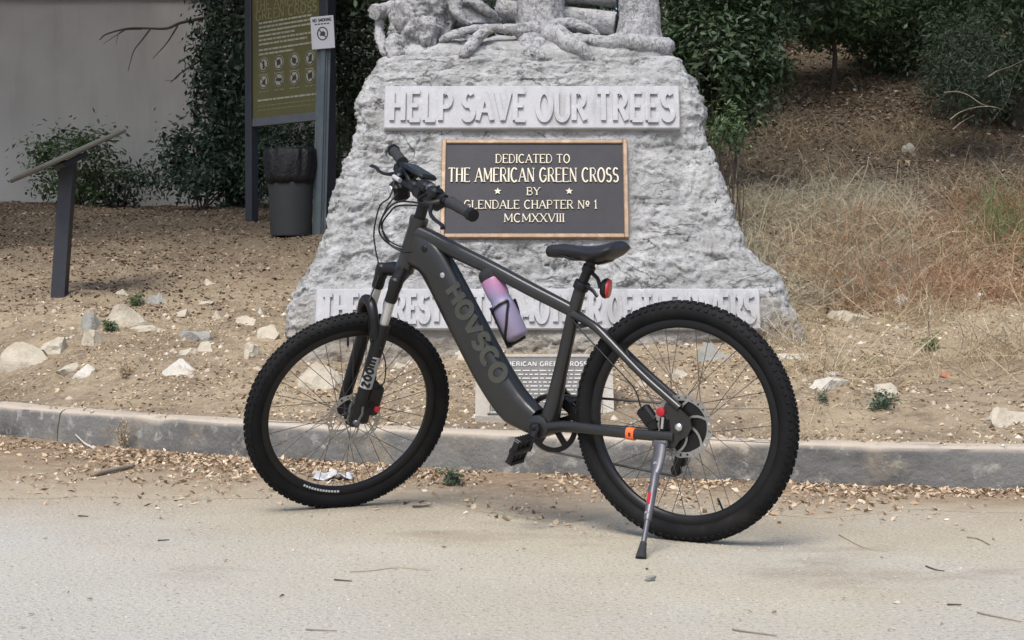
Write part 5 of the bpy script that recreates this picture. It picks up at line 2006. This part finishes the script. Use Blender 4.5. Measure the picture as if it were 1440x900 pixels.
# ------------------------------------------------------------------ rocks on the slope
ROCKS = [
    (38, 523, 84, 30, 'rock', 'large flat pale rock half buried at the left edge above the kerb'),
    (96, 527, 52, 16, 'rock', 'thin pale rock lying just right of the flat left edge rock'),
    (118, 531, 40, 14, 'rock_white', 'small whitish rock nearest the kerb on the left'),
    (78, 497, 46, 15, 'rock', 'low buff rock above the flat rock at the left edge'),
    (122, 468, 46, 26, 'rock_grey', 'bluish grey angular rock left of the big rounded boulder'),
    (122, 490, 42, 30, 'rock', 'cracked pale rock leaning below the bluish grey one'),
    (170, 462, 70, 34, 'rock', 'big rounded buff boulder in the middle of the left rocks'),
    (205, 468, 42, 18, 'rock', 'flat pinkish rock touching the right foot of the big boulder'),
    (165, 416, 40, 14, 'rock', 'flat pale rock near the top of the left slope beside a green tuft'),
    (218, 430, 42, 20, 'rock_grey', 'grey dome shaped rock right of the green tuft'),
    (270, 482, 62, 27, 'rock_grey', 'broad grey green rock between the boulder and the front wheel'),
    (248, 533, 72, 30, 'rock_white', 'pale wedge shaped rock pointing left above the kerb'),
    (256, 448, 30, 11, 'rock', 'small flat pale rock above the broad grey green rock'),
    (285, 430, 32, 11, 'rock', 'low flat rock in the upper row right of the grey dome'),
    (293, 402, 24, 9, 'rock', 'small pale stone highest on the bare left slope'),
    (306, 450, 24, 14, 'rock', 'small pinkish pointed stone in the upper row'),
    (341, 458, 38, 18, 'rock', 'rounded buff rock just left of the monument foot'),
    (366, 443, 14, 9, 'rock_white', 'tiny whitish stone beside the monument foot'),
    (372, 480, 42, 26, 'rock', 'jagged cream rock against the front tyre and monument foot'),
    (352, 505, 40, 20, 'rock', 'pale lumpy rock touching the front tyre on its left'),
    (262, 500, 34, 15, 'rock', 'weathered tan stone right above the pale wedge'),
    (290, 498, 26, 16, 'rock', 'little pinkish stone near the wedge shaped rock'),
    (445, 552, 62, 44, 'rock', 'cream boulder seen through the front wheel spokes'),
    (458, 492, 40, 20, 'rock_white', 'pale rock seen through the top of the front wheel'),
    (655, 512, 34, 26, 'rock', 'pale rock left of the downtube behind the front tyre'),
    (560, 520, 26, 14, 'rock', 'small tan stone seen inside the front wheel at right'),
    (1008, 510, 46, 34, 'rock_grey', 'leaning grey slab seen through the rear wheel'),
    (958, 532, 46, 16, 'rock', 'low buff rock seen through the rear wheel near the hub'),
    (905, 545, 30, 14, 'rock', 'small pale rock behind the seat stay'),
    (1112, 508, 46, 20, 'rock_white', 'whitish rock at the right foot of the monument'),
    (1168, 548, 58, 15, 'rock_white', 'long thin whitish rock right of the rear tyre'),
    (1172, 530, 36, 14, 'rock_white', 'shorter pale rock just above the long thin one'),
    (1206, 455, 66, 26, 'rock', 'flat greyish rock in the dry grass right of the monument'),
    (1273, 428, 44, 13, 'rock_white', 'white flat rock behind the greyish one in dry grass'),
    (1316, 408, 30, 20, 'rock', 'roundish rock higher in the dry grass'),
    (1374, 313, 30, 20, 'rock', 'pale rock highest on the grassy bank at right'),
    (1278, 216, 24, 12, 'rock_white', 'small white stone among leaves on the hillside'),
    (1416, 606, 66, 28, 'rock', 'large pale rock at the right edge above the kerb'),
    (1248, 556, 42, 13, 'rock', 'low crumbly rock in the weeds right of the rear wheel'),
    (1330, 532, 26, 10, 'brick', 'small piece of red brick lying in the dry weeds'),
    (1376, 424, 24, 14, 'rock_white', 'grey white stone in the grass towards the right edge'),
]
for i, (px, py, w, h, mt, label) in enumerate(ROCKS):
    g = ground_hit(px, py - h * .12)
    k = g[1] / F_PX
    size = (w * k * 1.24, w * k * .95, h * k * 2.9)
    o = rock_mesh('rock' if mt != 'brick' else 'brick_fragment', size, i * 3 + 1, M[mt], None, 3, .45 if i % 2 else .3)
    o.location = (g[0], g[1] + size[1] * .3, float(floor_z(g[0], g[1] + size[1] * .3)) - size[2] * .15)
    o.rotation_euler = (RNG.uniform(-.2, .2), RNG.uniform(-.16, .16), RNG.uniform(-.5, .5))
    tag(o, label, 'brick' if mt == 'brick' else 'rock', None if mt == 'brick' else 'rocks on the slope')


# ------------------------------------------------------------------ shrubs and trees
def clump_points(n, rad, clumps, spread, seed, flat_bottom=False):
    rg = np.random.default_rng(seed)
    u = rg.normal(size=(clumps, 3))
    u /= np.linalg.norm(u, axis=1, keepdims=True)
    rr = rg.uniform(.35, 1.0, (clumps, 1)) ** .6
    c = u * rr
    if flat_bottom:
        c[:, 2] = np.abs(c[:, 2]) * 1.4 - .4
    k = rg.integers(0, clumps, n)
    sc = rg.uniform(.6, 1.4, (clumps, 1))[k]
    p = c[k] + rg.normal(size=(n, 3)) * spread * sc
    return p * np.asarray(rad), c * np.asarray(rad), c[k]


def shrub(name, label, cat, base, centre, rad, n, clumps, leaf, material, seed, group=None, spread=.16, stems=7, stem_r=.012, width=.42, droop=.3, trunk_r=None, upright=.6):
    """Empty at the foot > foliage, stem/trunk pieces."""
    base = np.asarray(base, float)
    root = empty(name, base, label, cat, group)
    rg = np.random.default_rng(seed + 500)
    P, C, D = clump_points(n, rad, clumps, spread, seed)
    P = P + np.asarray(centre) - base
    gz = terrain(P[:, 0] + base[0], P[:, 1] + base[1], False) - base[2]
    ok = P[:, 2] > gz + .01
    P, D = P[ok], D[ok]
    nrm = D * .7 + rg.normal(size=P.shape) * .55 + np.array([0, 0, upright])
    v, f = leaf_mesh(P, rg.uniform(.4, 1.5, len(P)) * leaf, nrm, width, .3, rg)
    mesh_obj('foliage', v, f, material, root)
    cc = np.asarray(centre) - base
    if trunk_r:
        mb = MB()
        topp = cc + V(0, 0, rad[2] * .2)
        mb.tube(spline([V(0, 0, -.1), V(rg.normal() * .04, rg.normal() * .03, topp[2] * .35), topp * V(.7, .7, .7), topp], 4), list(np.linspace(trunk_r * 1.25, trunk_r * .45, 13)), n=9)
        mb.build('trunk', M['twig_dark'], root, True)
    for k in range(stems):
        e = C[rg.integers(0, len(C))] * .95 + cc
        s0 = V(rg.normal() * .05, rg.normal() * .05, -.05) if not trunk_r else V(0, 0, 0) + cc * rg.uniform(.35, .75)
        mid = (s0 + e) / 2 + rg.normal(size=3) * .06 + V(0, 0, .03)
        mb = MB()
        mb.tube(spline([s0, mid, e], 4), list(np.linspace(stem_r, stem_r * .3, 9)), n=6)
        mb.build('branch', M['twig_dark'], root, True)
    return root


def gpt(px, py, d):
    p = at(px, py, d)
    return V(p[0], p[1], float(terrain(p[0], p[1])))


def spx(name, label, cat, px, py, d, rx, rz, n, clumps, leaf, material, seed, ry=None, **kw):
    c = at(px, py, d)
    k = d / F_PX
    b = gpt(px, 450, d)
    return shrub(name, label, cat, b, c, (rx * k, (ry if ry else rx * k * .85), rz * k), n, clumps, leaf, material, seed, **kw)


TG = 'dark trees and shrubs behind the monument'
spx('laurel_shrub', 'dense dark laurel shrub right behind the monument shoulder', 'shrub', 1016, 62, 12.6, 96, 110, 13000, 130, .066, M['leaf_dark'], 1, group=TG, upright=.9)
spx('oak_tree', 'dark leafy tree rising above the laurel shrub at the top edge', 'tree', 1040, -70, 15.5, 150, 120, 10000, 110, .085, M['leaf_dark'], 2, group=TG, trunk_r=.07)
spx('sapling', 'small bright green sapling with a thin dark trunk on the hilltop', 'tree', 1168, 8, 16.6, 88, 62, 4600, 50, .08, M['leaf_mid'], 3, group=TG, trunk_r=.028, stem_r=.01)
spx('evergreen_shrub', 'blackish green shrub right of the sapling on the hilltop', 'shrub', 1266, 36, 17.2, 84, 62, 8500, 90, .075, M['leaf_dark'], 4, group=TG)
spx('sage_shrub', 'grey green feathery shrub on the bank near the right edge', 'shrub', 1362, 98, 14.0, 66, 62, 9000, 90, .05, M['leaf_grey'], 5, group=TG, width=.22, spread=.2, stems=3, stem_r=.006)
spx('evergreen_tree', 'tall dark tree filling the top right corner', 'tree', 1430, 30, 15.2, 120, 140, 14000, 140, .07, M['leaf_dark'], 6, group=TG, trunk_r=.08)
spx('bay_tree', 'mid green tree between the evergreen shrub and the corner tree', 'tree', 1318, 4, 18.6, 100, 84, 7000, 70, .085, M['leaf_mid'], 7, group=TG, trunk_r=.06)
spx('low_bush', 'small loose bush beside the right shoulder of the monument', 'shrub', 1024, 180, 11.4, 40, 42, 520, 16, .045, M['leaf_mid'], 8, spread=.28, stems=12, stem_r=.006)
spx('privet_shrub', 'dark shrub between the sign post and the left monument edge', 'shrub', 506, 70, 14.4, 52, 150, 8000, 100, .062, M['leaf_dark'], 9, group=TG, spread=.2)
spx('sage_bush', 'pale grey green bush showing through behind the green sign post', 'shrub', 500, 150, 16.2, 60, 70, 1700, 30, .06, M['leaf_grey'], 10, group=TG)
spx('undergrowth_bush', 'low dark bush under the notice board behind the bin', 'shrub', 415, 225, 15.8, 82, 62, 4200, 55, .06, M['leaf_ivy'], 11, group=TG)
spx('holm_oak', 'blackish foliage showing through the gaps between the carved trunks', 'tree', 720, -30, 13.2, 190, 110, 9000, 100, .08, M['leaf_dark'], 21, group=TG, trunk_r=.07)
# ivy-covered tree against the wall
spx('ivy_tree', 'tall blackish ivy covered tree against the grey wall left of the notice board', 'tree', 338, 40, 16.6, 66, 270, 21000, 170, .07, M['leaf_ivy'], 12, ry=.55, group=TG, spread=.12, trunk_r=.14, stems=14, upright=.4)
spx('ivy_mound', 'spreading ivy mound at the foot of the tree by the wall', 'shrub', 284, 236, 16.2, 74, 54, 4600, 46, .066, M['leaf_ivy'], 13, spread=.19, upright=.5)
spx('hedge_bush', 'round leafy green bush against the grey wall behind the lectern', 'shrub', 108, 240, 17.2, 74, 56, 3300, 44, .066, M['leaf_mid'], 14, spread=.2, stems=16, stem_r=.008)
spx('wall_bush', 'sparse low green bush on the wall foot between hedge and ivy', 'shrub', 172, 262, 17.4, 40, 34, 900, 18, .06, M['leaf_ivy'], 15, spread=.28)

# bare branches of the tree reaching across the wall
bt = bpy.data.objects['ivy_tree']
bo_ = V(*bt.location)
for pts, r_ in (([(290, 25), (255, 32), (235, 40), (210, 40), (180, 40), (150, 48), (140, 56)], .018), ([(212, 40), (200, 56), (188, 72), (180, 100)], .010), ([(250, 36), (235, 60), (215, 82)], .010), ([(280, 86), (255, 102), (240, 116)], .012), ([(178, 41), (160, 52), (145, 62)], .006), ([(255, 102), (245, 112), (232, 113)], .006), ([(200, 41), (170, 44), (163, 62)], .006)):
    mb = MB()
    P = spline([at(a_, b, 16.7) - bo_ for a_, b in pts], 4)
    mb.tube(P, list(np.linspace(r_, r_ * .35, len(P))), n=7)
    mb.build('branch', M['twig_dark'], bt, True)

# far wood behind everything, and an unseen leaf canopy added to shade the clearing
rg = np.random.default_rng(77)
n = 60000
X = rg.uniform(-5, 15, n)
Y = rg.uniform(19.5, 24, n)
Zc = terrain(X, Y, False) + rg.uniform(0, 1, n) ** 1.2 * 6.0
keep = fbm(X * .8, Zc * .8 + Y * .3, 3, 4) > -.75
P = np.stack([X, Y, Zc], 1)[keep]
v, f = leaf_mesh(P, rg.uniform(.10, .2, len(P)), rg.normal(size=P.shape) * .7 + np.array([0, -.3, .5]), .5, .3, rg)
tag(mesh_obj('woodland', v, f, M['leaf_dark']), 'dark mass of woodland foliage behind the hillside shrubs', 'woodland', kind='stuff')
n = 34000
X = rg.uniform(-12, 11, n)
Y = rg.uniform(10.5, 25, n)
Zc = np.maximum(5.0 + .12 * (Y - 10) + 1.3 * fbm(X * .35, Y * .35, 3, 2), 1.2 + .26 * Y) + np.clip(rg.normal(0, .5, n), -.7, 1.5) + np.where(X > 2, .9, 0)
keep = fbm(X * .6, Y * .6, 3, 8) > np.where(X > 1.0, -.3, -.5)
P = np.stack([X, Y, Zc], 1)[keep]
v, f = leaf_mesh(P, rg.uniform(.18, .34, len(P)), rg.normal(size=P.shape) * .45 + np.array([0, 0, 1]), .6, .25, rg)
tag(mesh_obj('shade_canopy', v, f, M['leaf_dark']), 'unseen leaf canopy added overhead to shade the ground behind the monument', 'canopy', kind='stuff')


# ------------------------------------------------------------------ leaf litter, pebbles, grass
def litter(name, label, P, size, tilt, material, seed, width=.5, fold=.35):
    rg = np.random.default_rng(seed)
    v, f = leaf_mesh(P, (size[0] + (size[1] - size[0]) * rg.random(len(P)) ** 2.4), ground_normals(len(P), tilt, rg), width, fold, rg)
    return tag(mesh_obj(name, v, f, material), label, 'leaf litter', kind='stuff')


def in_drift(X, Y):
    ky, ed = kerb_y(X), drift_edge(X)
    near = np.exp(-(ky - Y) / (.20 + .12 * np.clip(-X, 0, 3)))
    c = np.clip(.55 + 1.1 * fbm(X * 2.6, Y * 2.6, 3, 7), .05, 1)
    return (Y < ky - .01) * (near * .9 + .10 * sstep((Y - ed + .25) / .5)) * c


P = scatter_ground(190000, -3.4, 2.6, 4.6, 8.1, in_drift, np.random.default_rng(21), .005)
litter('leaf_litter', 'dry tan leaves drifted along the foot of the kerb', P, (.005, .040), .6, M['litter'], 31)
on_slope = lambda X, Y: (Y > kerb_y(X) + .05) * (.13 + .7 * np.clip(fbm(X * 1.3, Y * 1.3, 3, 17) + .08, 0, 1)) * (np.abs(X / Y) < .40) * np.clip((Y - kerb_y(X)) / .5, .25, 1)
P = scatter_ground(110000, -4.4, 4.0, 5.3, 9.8, on_slope, np.random.default_rng(22))
litter('leaf_litter', 'dry bleached leaves scattered between the rocks behind the kerb', P, (.005, .036), .6, M['litter'], 32)
back_l = lambda X, Y: (.35 + .65 * np.clip(fbm(X * .9, Y * .9, 3, 27) + .4, 0, 1)) * (X / Y < -.02) * (X / Y > -.40)
P = scatter_ground(70000, -7.0, -.2, 9.2, 18.0, back_l, np.random.default_rng(23))
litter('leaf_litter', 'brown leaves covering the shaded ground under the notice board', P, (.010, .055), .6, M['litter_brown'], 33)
back_r = lambda X, Y: (.35 + .65 * np.clip(fbm(X * .9, Y * .9, 3, 37) + .5, 0, 1)) * (X / Y > .10) * (X / Y < .58)
P = scatter_ground(130000, .9, 9.8, 9.0, 19.0, back_r, np.random.default_rng(24))
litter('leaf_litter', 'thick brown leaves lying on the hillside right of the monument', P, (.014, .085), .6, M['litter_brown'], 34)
P = scatter_ground(20000, 1.2, 6.0, 9.5, 17.0, back_r, np.random.default_rng(25), .012)
litter('leaf_litter', 'pale bleached leaves flecking the brown hillside', P, (.012, .065), .6, M['litter'], 35)
# sparse bits on the open road
P = scatter_ground(900, -2.2, 2.2, 3.2, 5.5, lambda X, Y: .25 + .6 * sstep((Y - 4.3) / 1.2), np.random.default_rng(26), .004)
litter('leaf_litter', 'a few dry leaf crumbs scattered over the road surface', P, (.006, .022), .35, M['litter_brown'], 36)

peb = lambda X, Y: np.clip(.35 + fbm(X * 2, Y * 2, 3, 41), .05, 1) * (np.abs(X / np.maximum(Y, 1)) < .40)
P = np.concatenate([scatter_ground(16000, -4.2, 3.6, 5.3, 10.0, lambda X, Y: peb(X, Y) * (Y > kerb_y(X) + .03), np.random.default_rng(27), .0), scatter_ground(7000, -3.2, 2.4, 4.9, 7.8, in_drift, np.random.default_rng(28), .0)])
rg = np.random.default_rng(41)
P2 = scatter_ground(1500, -3.6, 3.2, 5.8, 9.4, lambda X, Y: np.clip(.2 + 1.2 * fbm(X * 1.1, Y * 1.1, 3, 43), 0, 1) * (Y > kerb_y(X) + .2), np.random.default_rng(30), -.004)
v, f = pebble_mesh(P2, .010 + .026 * rg.random(len(P2)) ** 2.5, rg)
tag(mesh_obj('small_stones', v, f, M['pebble']), 'loose small stones lying between the larger rocks', 'stones', kind='stuff')
v, f = pebble_mesh(P, .0025 + .013 * rg.random(len(P)) ** 3.5, rg)
tag(mesh_obj('pebbles', v, f, M['pebble']), 'small pebbles and clods strewn over the dirt slope', 'pebbles', kind='stuff')
P = scatter_ground(9000, -2.4, 2.4, 3.0, 5.6, None, np.random.default_rng(29), .0)
v, f = pebble_mesh(P, .0012 + .004 * rg.random(len(P)) ** 4, rg)
tag(mesh_obj('grit', v, f, M['pebble']), 'fine loose grit on the dusty road', 'grit', kind='stuff')


def straw(name, label, n, box, dens, hgt, lean, width, bend, material, seed, cat='dry grass', seg=4):
    rg = np.random.default_rng(seed)
    B = scatter_ground(n, *box, dens, rg, -.005)
    m = len(B)
    L = rg.uniform(hgt[0], hgt[1], m) * rg.uniform(.5, 1, m)
    d = np.stack([rg.normal(0, lean, m), rg.normal(0, lean, m), np.abs(rg.normal(1, .3, m))], 1)
    d /= np.linalg.norm(d, axis=1, keepdims=True)
    v, f = blade_mesh(B, B + d * L[:, None], width * rg.uniform(.6, 1.4, m), rg.normal(size=(m, 3)) * L[:, None] * bend, max(seg, 6), rg)
    return tag(mesh_obj(name, v, f, material), label, cat, kind='stuff')


def band(px0, px1, y0, y1, seed, thr=.0, soft=.6):
    def f(X, Y):
        pxx = 720 + F_PX * X / Y
        e = np.clip((pxx - px0) / 40, 0, 1) * np.clip((px1 - pxx) / 40, 0, 1)
        return e * np.clip((fbm(X * 1.5, Y * 1.5, 3, seed) - thr) / soft + .5, 0, 1) * np.clip((Y - y0) / .5, 0, 1) * np.clip((y1 - Y) / .8, 0, 1)
    return f


straw('dry_grass', 'wispy grey green dry grass beside the monument on the right bank', 38000, (1.2, 5.0, 8.2, 13.8), band(1010, 1300, 8.3, 13.2, 51, .05, .4), (.10, .42), 1.7, .0042, .42, M['straw_green'], 61)
straw('dry_grass', 'reddish brown dead weeds over the middle of the right bank', 60000, (1.8, 7.2, 8.2, 13.2), band(1150, 1850, 8.6, 13.0, 52, -.05, .4), (.08, .40), 1.8, .0042, .42, M['straw_red'], 62)
straw('dry_grass', 'straw coloured grass over the lower right bank', 62000, (1.2, 6.6, 6.4, 11.4), band(1050, 1850, 6.6, 11.2, 53, .12, .4), (.05, .38), 1.7, .0038, .42, M['straw'], 63)
straw('dry_grass', 'short thin straw among the stones behind the kerb', 30000, (-3.4, 3.2, 5.8, 9.0), lambda X, Y: (Y > kerb_y(X) + .2) * np.clip(.12 + fbm(X * 1.6, Y * 1.6, 3, 54) * 1.2 + .25 * (X > .3), 0, .9) * (np.abs(X / Y) < .38), (.03, .12), 2.6, .0028, .3, M['straw'], 64)
straw('dry_grass', 'sparse tan stalks thinning out up the right hillside', 36000, (1.2, 8.4, 10.0, 15.8), band(1005, 1850, 10.2, 15.6, 57, .0, .6), (.06, .42), 1.5, .0045, .4, M['straw'], 67)
straw('dry_needles', 'fine straw and plant stems mixed into the gutter leaves', 9000, (-3.4, 2.6, 4.7, 8.0), in_drift, (.02, .10), 6.0, .0022, .25, M['straw'], 68)
straw('green_grass', 'bright green grass clump at the right edge of the bank', 2600, (2.9, 4.6, 10.3, 12.4), band(1360, 1475, 10.4, 12.3, 55, -.6), (.22, .52), .45, .008, .12, M['grass'], 65, 'grass', 5)
straw('green_grass', 'grey green weeds crowding the right flank of the monument', 2600, (1.1, 2.2, 8.2, 12.5), band(990, 1110, 8.5, 12.3, 58, -.3), (.12, .40), .8, .006, .25, M['straw_green'], 69, 'weeds')
straw('green_grass', 'thin fresh green shoots among the dead grass low on the right', 900, (1.3, 3.2, 6.4, 8.6), band(1060, 1420, 6.5, 8.5, 56, .15), (.04, .12), .8, .005, .15, M['grass'], 66, 'grass')


def weed(name, label, px, py, n, spread, hgt, leaf, material, seed, cat='weed'):
    g = ground_hit(px, py)
    root = empty(name, g, label, cat)
    rg = np.random.default_rng(seed)
    tips = []
    for k in range(n):
        d = unit(V(rg.normal() * spread, rg.normal() * spread, 1))
        L = hgt * rg.uniform(.5, 1)
        mb = MB()
        P = spline([V(0, 0, -.01), d * L * .5 + rg.normal(size=3) * L * .08, d * L], 4)
        mb.tube(P, list(np.linspace(.003, .0012, 9)), n=5)
        mb.build('stem', M['twig'] if material is M['straw'] else material, root, True)
        tips += [P[j] + rg.normal(size=3) * leaf * .5 for j in range(2, 9) for _ in range(4)]
    P = np.array(tips)
    P[:, 2] = np.maximum(P[:, 2], .005)
    v, f = leaf_mesh(P, rg.uniform(.6, 1.2, len(P)) * leaf, rg.normal(size=P.shape) * .6 + np.array([0, -.2, .8]), .4, .3, rg)
    mesh_obj('foliage', v, f, material, root)


weed('weed', 'small grey green weed growing at the foot of the kerb behind the front wheel', 632, 684, 7, .9, .09, .03, M['leaf_grey'], 1)
weed('weed', 'dry pale weed stalk standing against the left kerb', 172, 634, 6, .35, .16, .018, M['straw'], 2)
weed('weed', 'little green tuft between rocks high on the left slope', 190, 430, 9, .9, .10, .028, M['leaf_mid'], 3)
weed('weed', 'low green weed against the big rounded boulder', 158, 465, 9, 1.1, .08, .026, M['leaf_mid'], 4)
weed('weed', 'green weed growing in the dirt right of the rear wheel', 1240, 574, 10, 1.1, .10, .026, M['leaf_grey'], 5)
weed('weed', 'yellowish weed in the dry grass below the roundish rock', 1306, 494, 9, 1.0, .12, .024, M['grass'], 6)
weed('weed', 'thin brown weed between the wedge rock and the left rocks', 176, 532, 9, .7, .12, .016, M['straw'], 7)
weed('weed', 'pale dry seedling by the kerb top right of the rear tyre', 1160, 566, 5, 1.0, .06, .018, M['leaf_grey'], 8)


# dead branches in the grass at right, each its own
def stick(name, label, pts, r0, r1, material, cat='branch', sub=None, group=None):
    base = pts[0]
    root_mb = MB()
    P = spline([p - base for p in pts], 5)
    root_mb.tube(P, list(np.linspace(r0, r1, len(P))), n=7)
    o = root_mb.build(name, material, None, True)
    o.location = base
    return tag(o, label, cat, group)


for pts, d, lab, r_ in (
        ([(1436, 90), (1424, 118), (1416, 142), (1396, 168), (1388, 182), (1384, 205)], 11.6, 'upright pale dead branch at the right edge of the bank', .013),
        ([(1328, 130), (1346, 129), (1362, 134), (1380, 146), (1400, 152)], 12.0, 'arching grey dead twig in front of the sage shrub', .009),
        ([(1336, 168), (1350, 158), (1372, 151), (1395, 150), (1412, 155)], 11.8, 'long low dead twig below the sage shrub', .009),
        ([(1340, 182), (1352, 172), (1370, 162)], 11.6, 'short pale dead twig leaning in the bank grass', .008),
        ([(1390, 108), (1402, 100), (1420, 94), (1440, 84)], 11.9, 'thin bare twig high at the right edge', .008),
        ([(1230, 205), (1231, 180), (1230, 158)], 12.6, 'single thin upright dead stalk on the leafy hillside', .006),
        ([(1030, 178), (1060, 160), (1090, 152), (1098, 150)], 12.2, 'grey fallen branch on the hillside under the laurel', .012),
        ([(1010, 212), (1020, 195), (1024, 165), (1025, 150)], 11.0, 'curved bare stem beside the monument shoulder', .008),
        ([(1368, 434), (1385, 428), (1410, 424), (1440, 425)], 8.6, 'long straw coloured stalk arching over the right bank', .004),
        ([(1318, 402), (1340, 388), (1368, 388), (1388, 400)], 9.0, 'bowed dry stem above the roundish rock', .004),
        ([(1300, 300), (1312, 318), (1326, 326), (1334, 318)], 9.8, 'curly pale dead stem in the middle of the bank', .006),
        ([(1196, 336), (1210, 322), (1226, 320), (1240, 312)], 9.4, 'wavy straw stem low in the grey green grass', .005),
        ([(1304, 500), (1306, 465), (1305, 440), (1308, 424)], 8.0, 'straight dry stalk standing below the roundish rock', .004),
        ([(1274, 500), (1275, 470), (1276, 448)], 8.0, 'shorter dry stalk left of the straight one', .004),
        ([(1342, 505), (1352, 490), (1354, 470), (1348, 452)], 8.0, 'bent dry stalk in the lower right weeds', .004)):
    lo_ = max(pts, key=lambda q: q[1])
    gh = ground_hit(*lo_)
    d = gh[1] if abs(gh[1] - d) < 3.5 else d
    P3 = [at(a_, b, d + (.0 if (a_, b) == lo_ else .12 * math.sin(i * 1.7))) for i, (a_, b) in enumerate(pts)]
    stick('dead_branch', lab, P3, r_ * .62, r_ * .25, M['twig'], 'branch', group='dead stems on the right bank')


def road_pt(px, py, z=0.0):
    d = ray(px, py)
    p = V(0, 0, CAM_H) + d * ((z - CAM_H) / d[2])
    return p


for pts, r_, lab, mt in (
        ([(1030, 885), (1050, 888), (1072, 891), (1092, 894)], .0032, 'dark twig on the road near the bottom edge right of centre', 'twig'),
        ([(1374, 861), (1400, 867), (1436, 874)], .0026, 'long thin twig on the road at the bottom right corner', 'twig'),
        ([(1332, 850), (1352, 850)], .0032, 'short dark twig on the road left of the corner twig', 'twig_dark'),
        ([(1302, 796), (1316, 801), (1328, 803)], .0030, 'small slanted twig on the road at right', 'twig_dark'),
        ([(1360, 755), (1376, 758), (1392, 766)], .0028, 'faint bent twig highest on the road at far right', 'twig'),
        ([(492, 804), (525, 802), (560, 798), (606, 802)], .0022, 'very long pale straw lying on the road left of centre', 'straw'),
        ([(470, 815), (482, 816), (495, 817)], .0030, 'short brown twig on the road below the long straw', 'twig_dark'),
        ([(430, 885), (452, 886), (474, 887)], .0026, 'twig on the road near the bottom edge left of centre', 'twig'),
        ([(110, 725), (124, 726)], .0036, 'tiny dark stick on the road at far left', 'twig_dark'),
        ([(1180, 752), (1215, 770), (1250, 776)], .0020, 'thin curved straw on the road right of the rear wheel', 'straw'),
        ([(580, 712), (594, 712), (602, 711)], .0060, 'dark curled leaf stem on the road right of the front wheel', 'twig_dark'),
        ([(222, 760), (238, 759)], .0034, 'small brown twig on the road at left', 'twig_dark')):
    r_ *= .7
    P3 = [road_pt(a_, b, r_ + .0008) for a_, b in pts]
    stick('twig', lab, P3, r_, r_ * .6, M[mt], 'twig', group='twigs on the road')
P3 = [ground_hit(130, 672) + V(0, 0, .012), ground_hit(160, 666) + V(0, 0, .016), ground_hit(188, 660) + V(0, 0, .014)]
stick('bark_piece', 'brown stick of bark lying in the left gutter leaves', P3, .012, .008, M['twig'], 'stick')
P3 = [ground_hit(133, 634) + V(0, 0, .01), ground_hit(120, 630) + V(0, 0, .02), ground_hit(106, 626) + V(0, 0, .05)]
stick('twig', 'pale curved twig leaning on the left kerb', P3, .006, .003, M['rock_white'], 'twig')

# pebble on the road
g = road_pt(914, 817)
o = rock_mesh('pebble', (.036, .028, .022), 91, M['rock_grey'], None, 2)
o.location = (g[0], g[1], .007)
tag(o, 'single grey pebble on the road below the kickstand', 'pebble')
g = road_pt(1262, 849)
o = rock_mesh('pebble', (.026, .02, .013), 95, M['rock'], None, 2)
o.location = (g[0], g[1], .004)
tag(o, 'small tan pebble on the road near the lower right', 'pebble')

# crumpled scrap of white plastic behind the front wheel
g = ground_hit(470, 676)
rg = np.random.default_rng(9)
nx, ny = 14, 9
vs, fs = [], []
for i in range(nx):
    for j in range(ny):
        u, w_ = i / (nx - 1) - .5, j / (ny - 1) - .5
        z = .012 + .018 * float(vnoise(u * 7, w_ * 7, 3)) + .012 * float(vnoise(u * 15, w_ * 15, 5)) + .02 * (.5 - abs(u))
        vs.append((u * .15 + .01 * float(vnoise(u * 5, w_ * 5, 8)), w_ * .09, max(z, .003)))
for i in range(nx - 1):
    for j in range(ny - 1):
        a = i * ny + j
        fs.append((a, a + ny, a + ny + 1, a + 1))
o = mesh_obj('plastic_scrap', vs, fs, mat('white_plastic', [(.40, .41, .42), (.48, .49, .50)], .35, 8), None, 30)
o.location = g + V(0, 0, .004)
sd = o.modifiers.new('thickness', 'SOLIDIFY')
sd.thickness = .002
tag(o, 'crumpled scrap of white plastic in the gutter seen through the front wheel', 'litter')
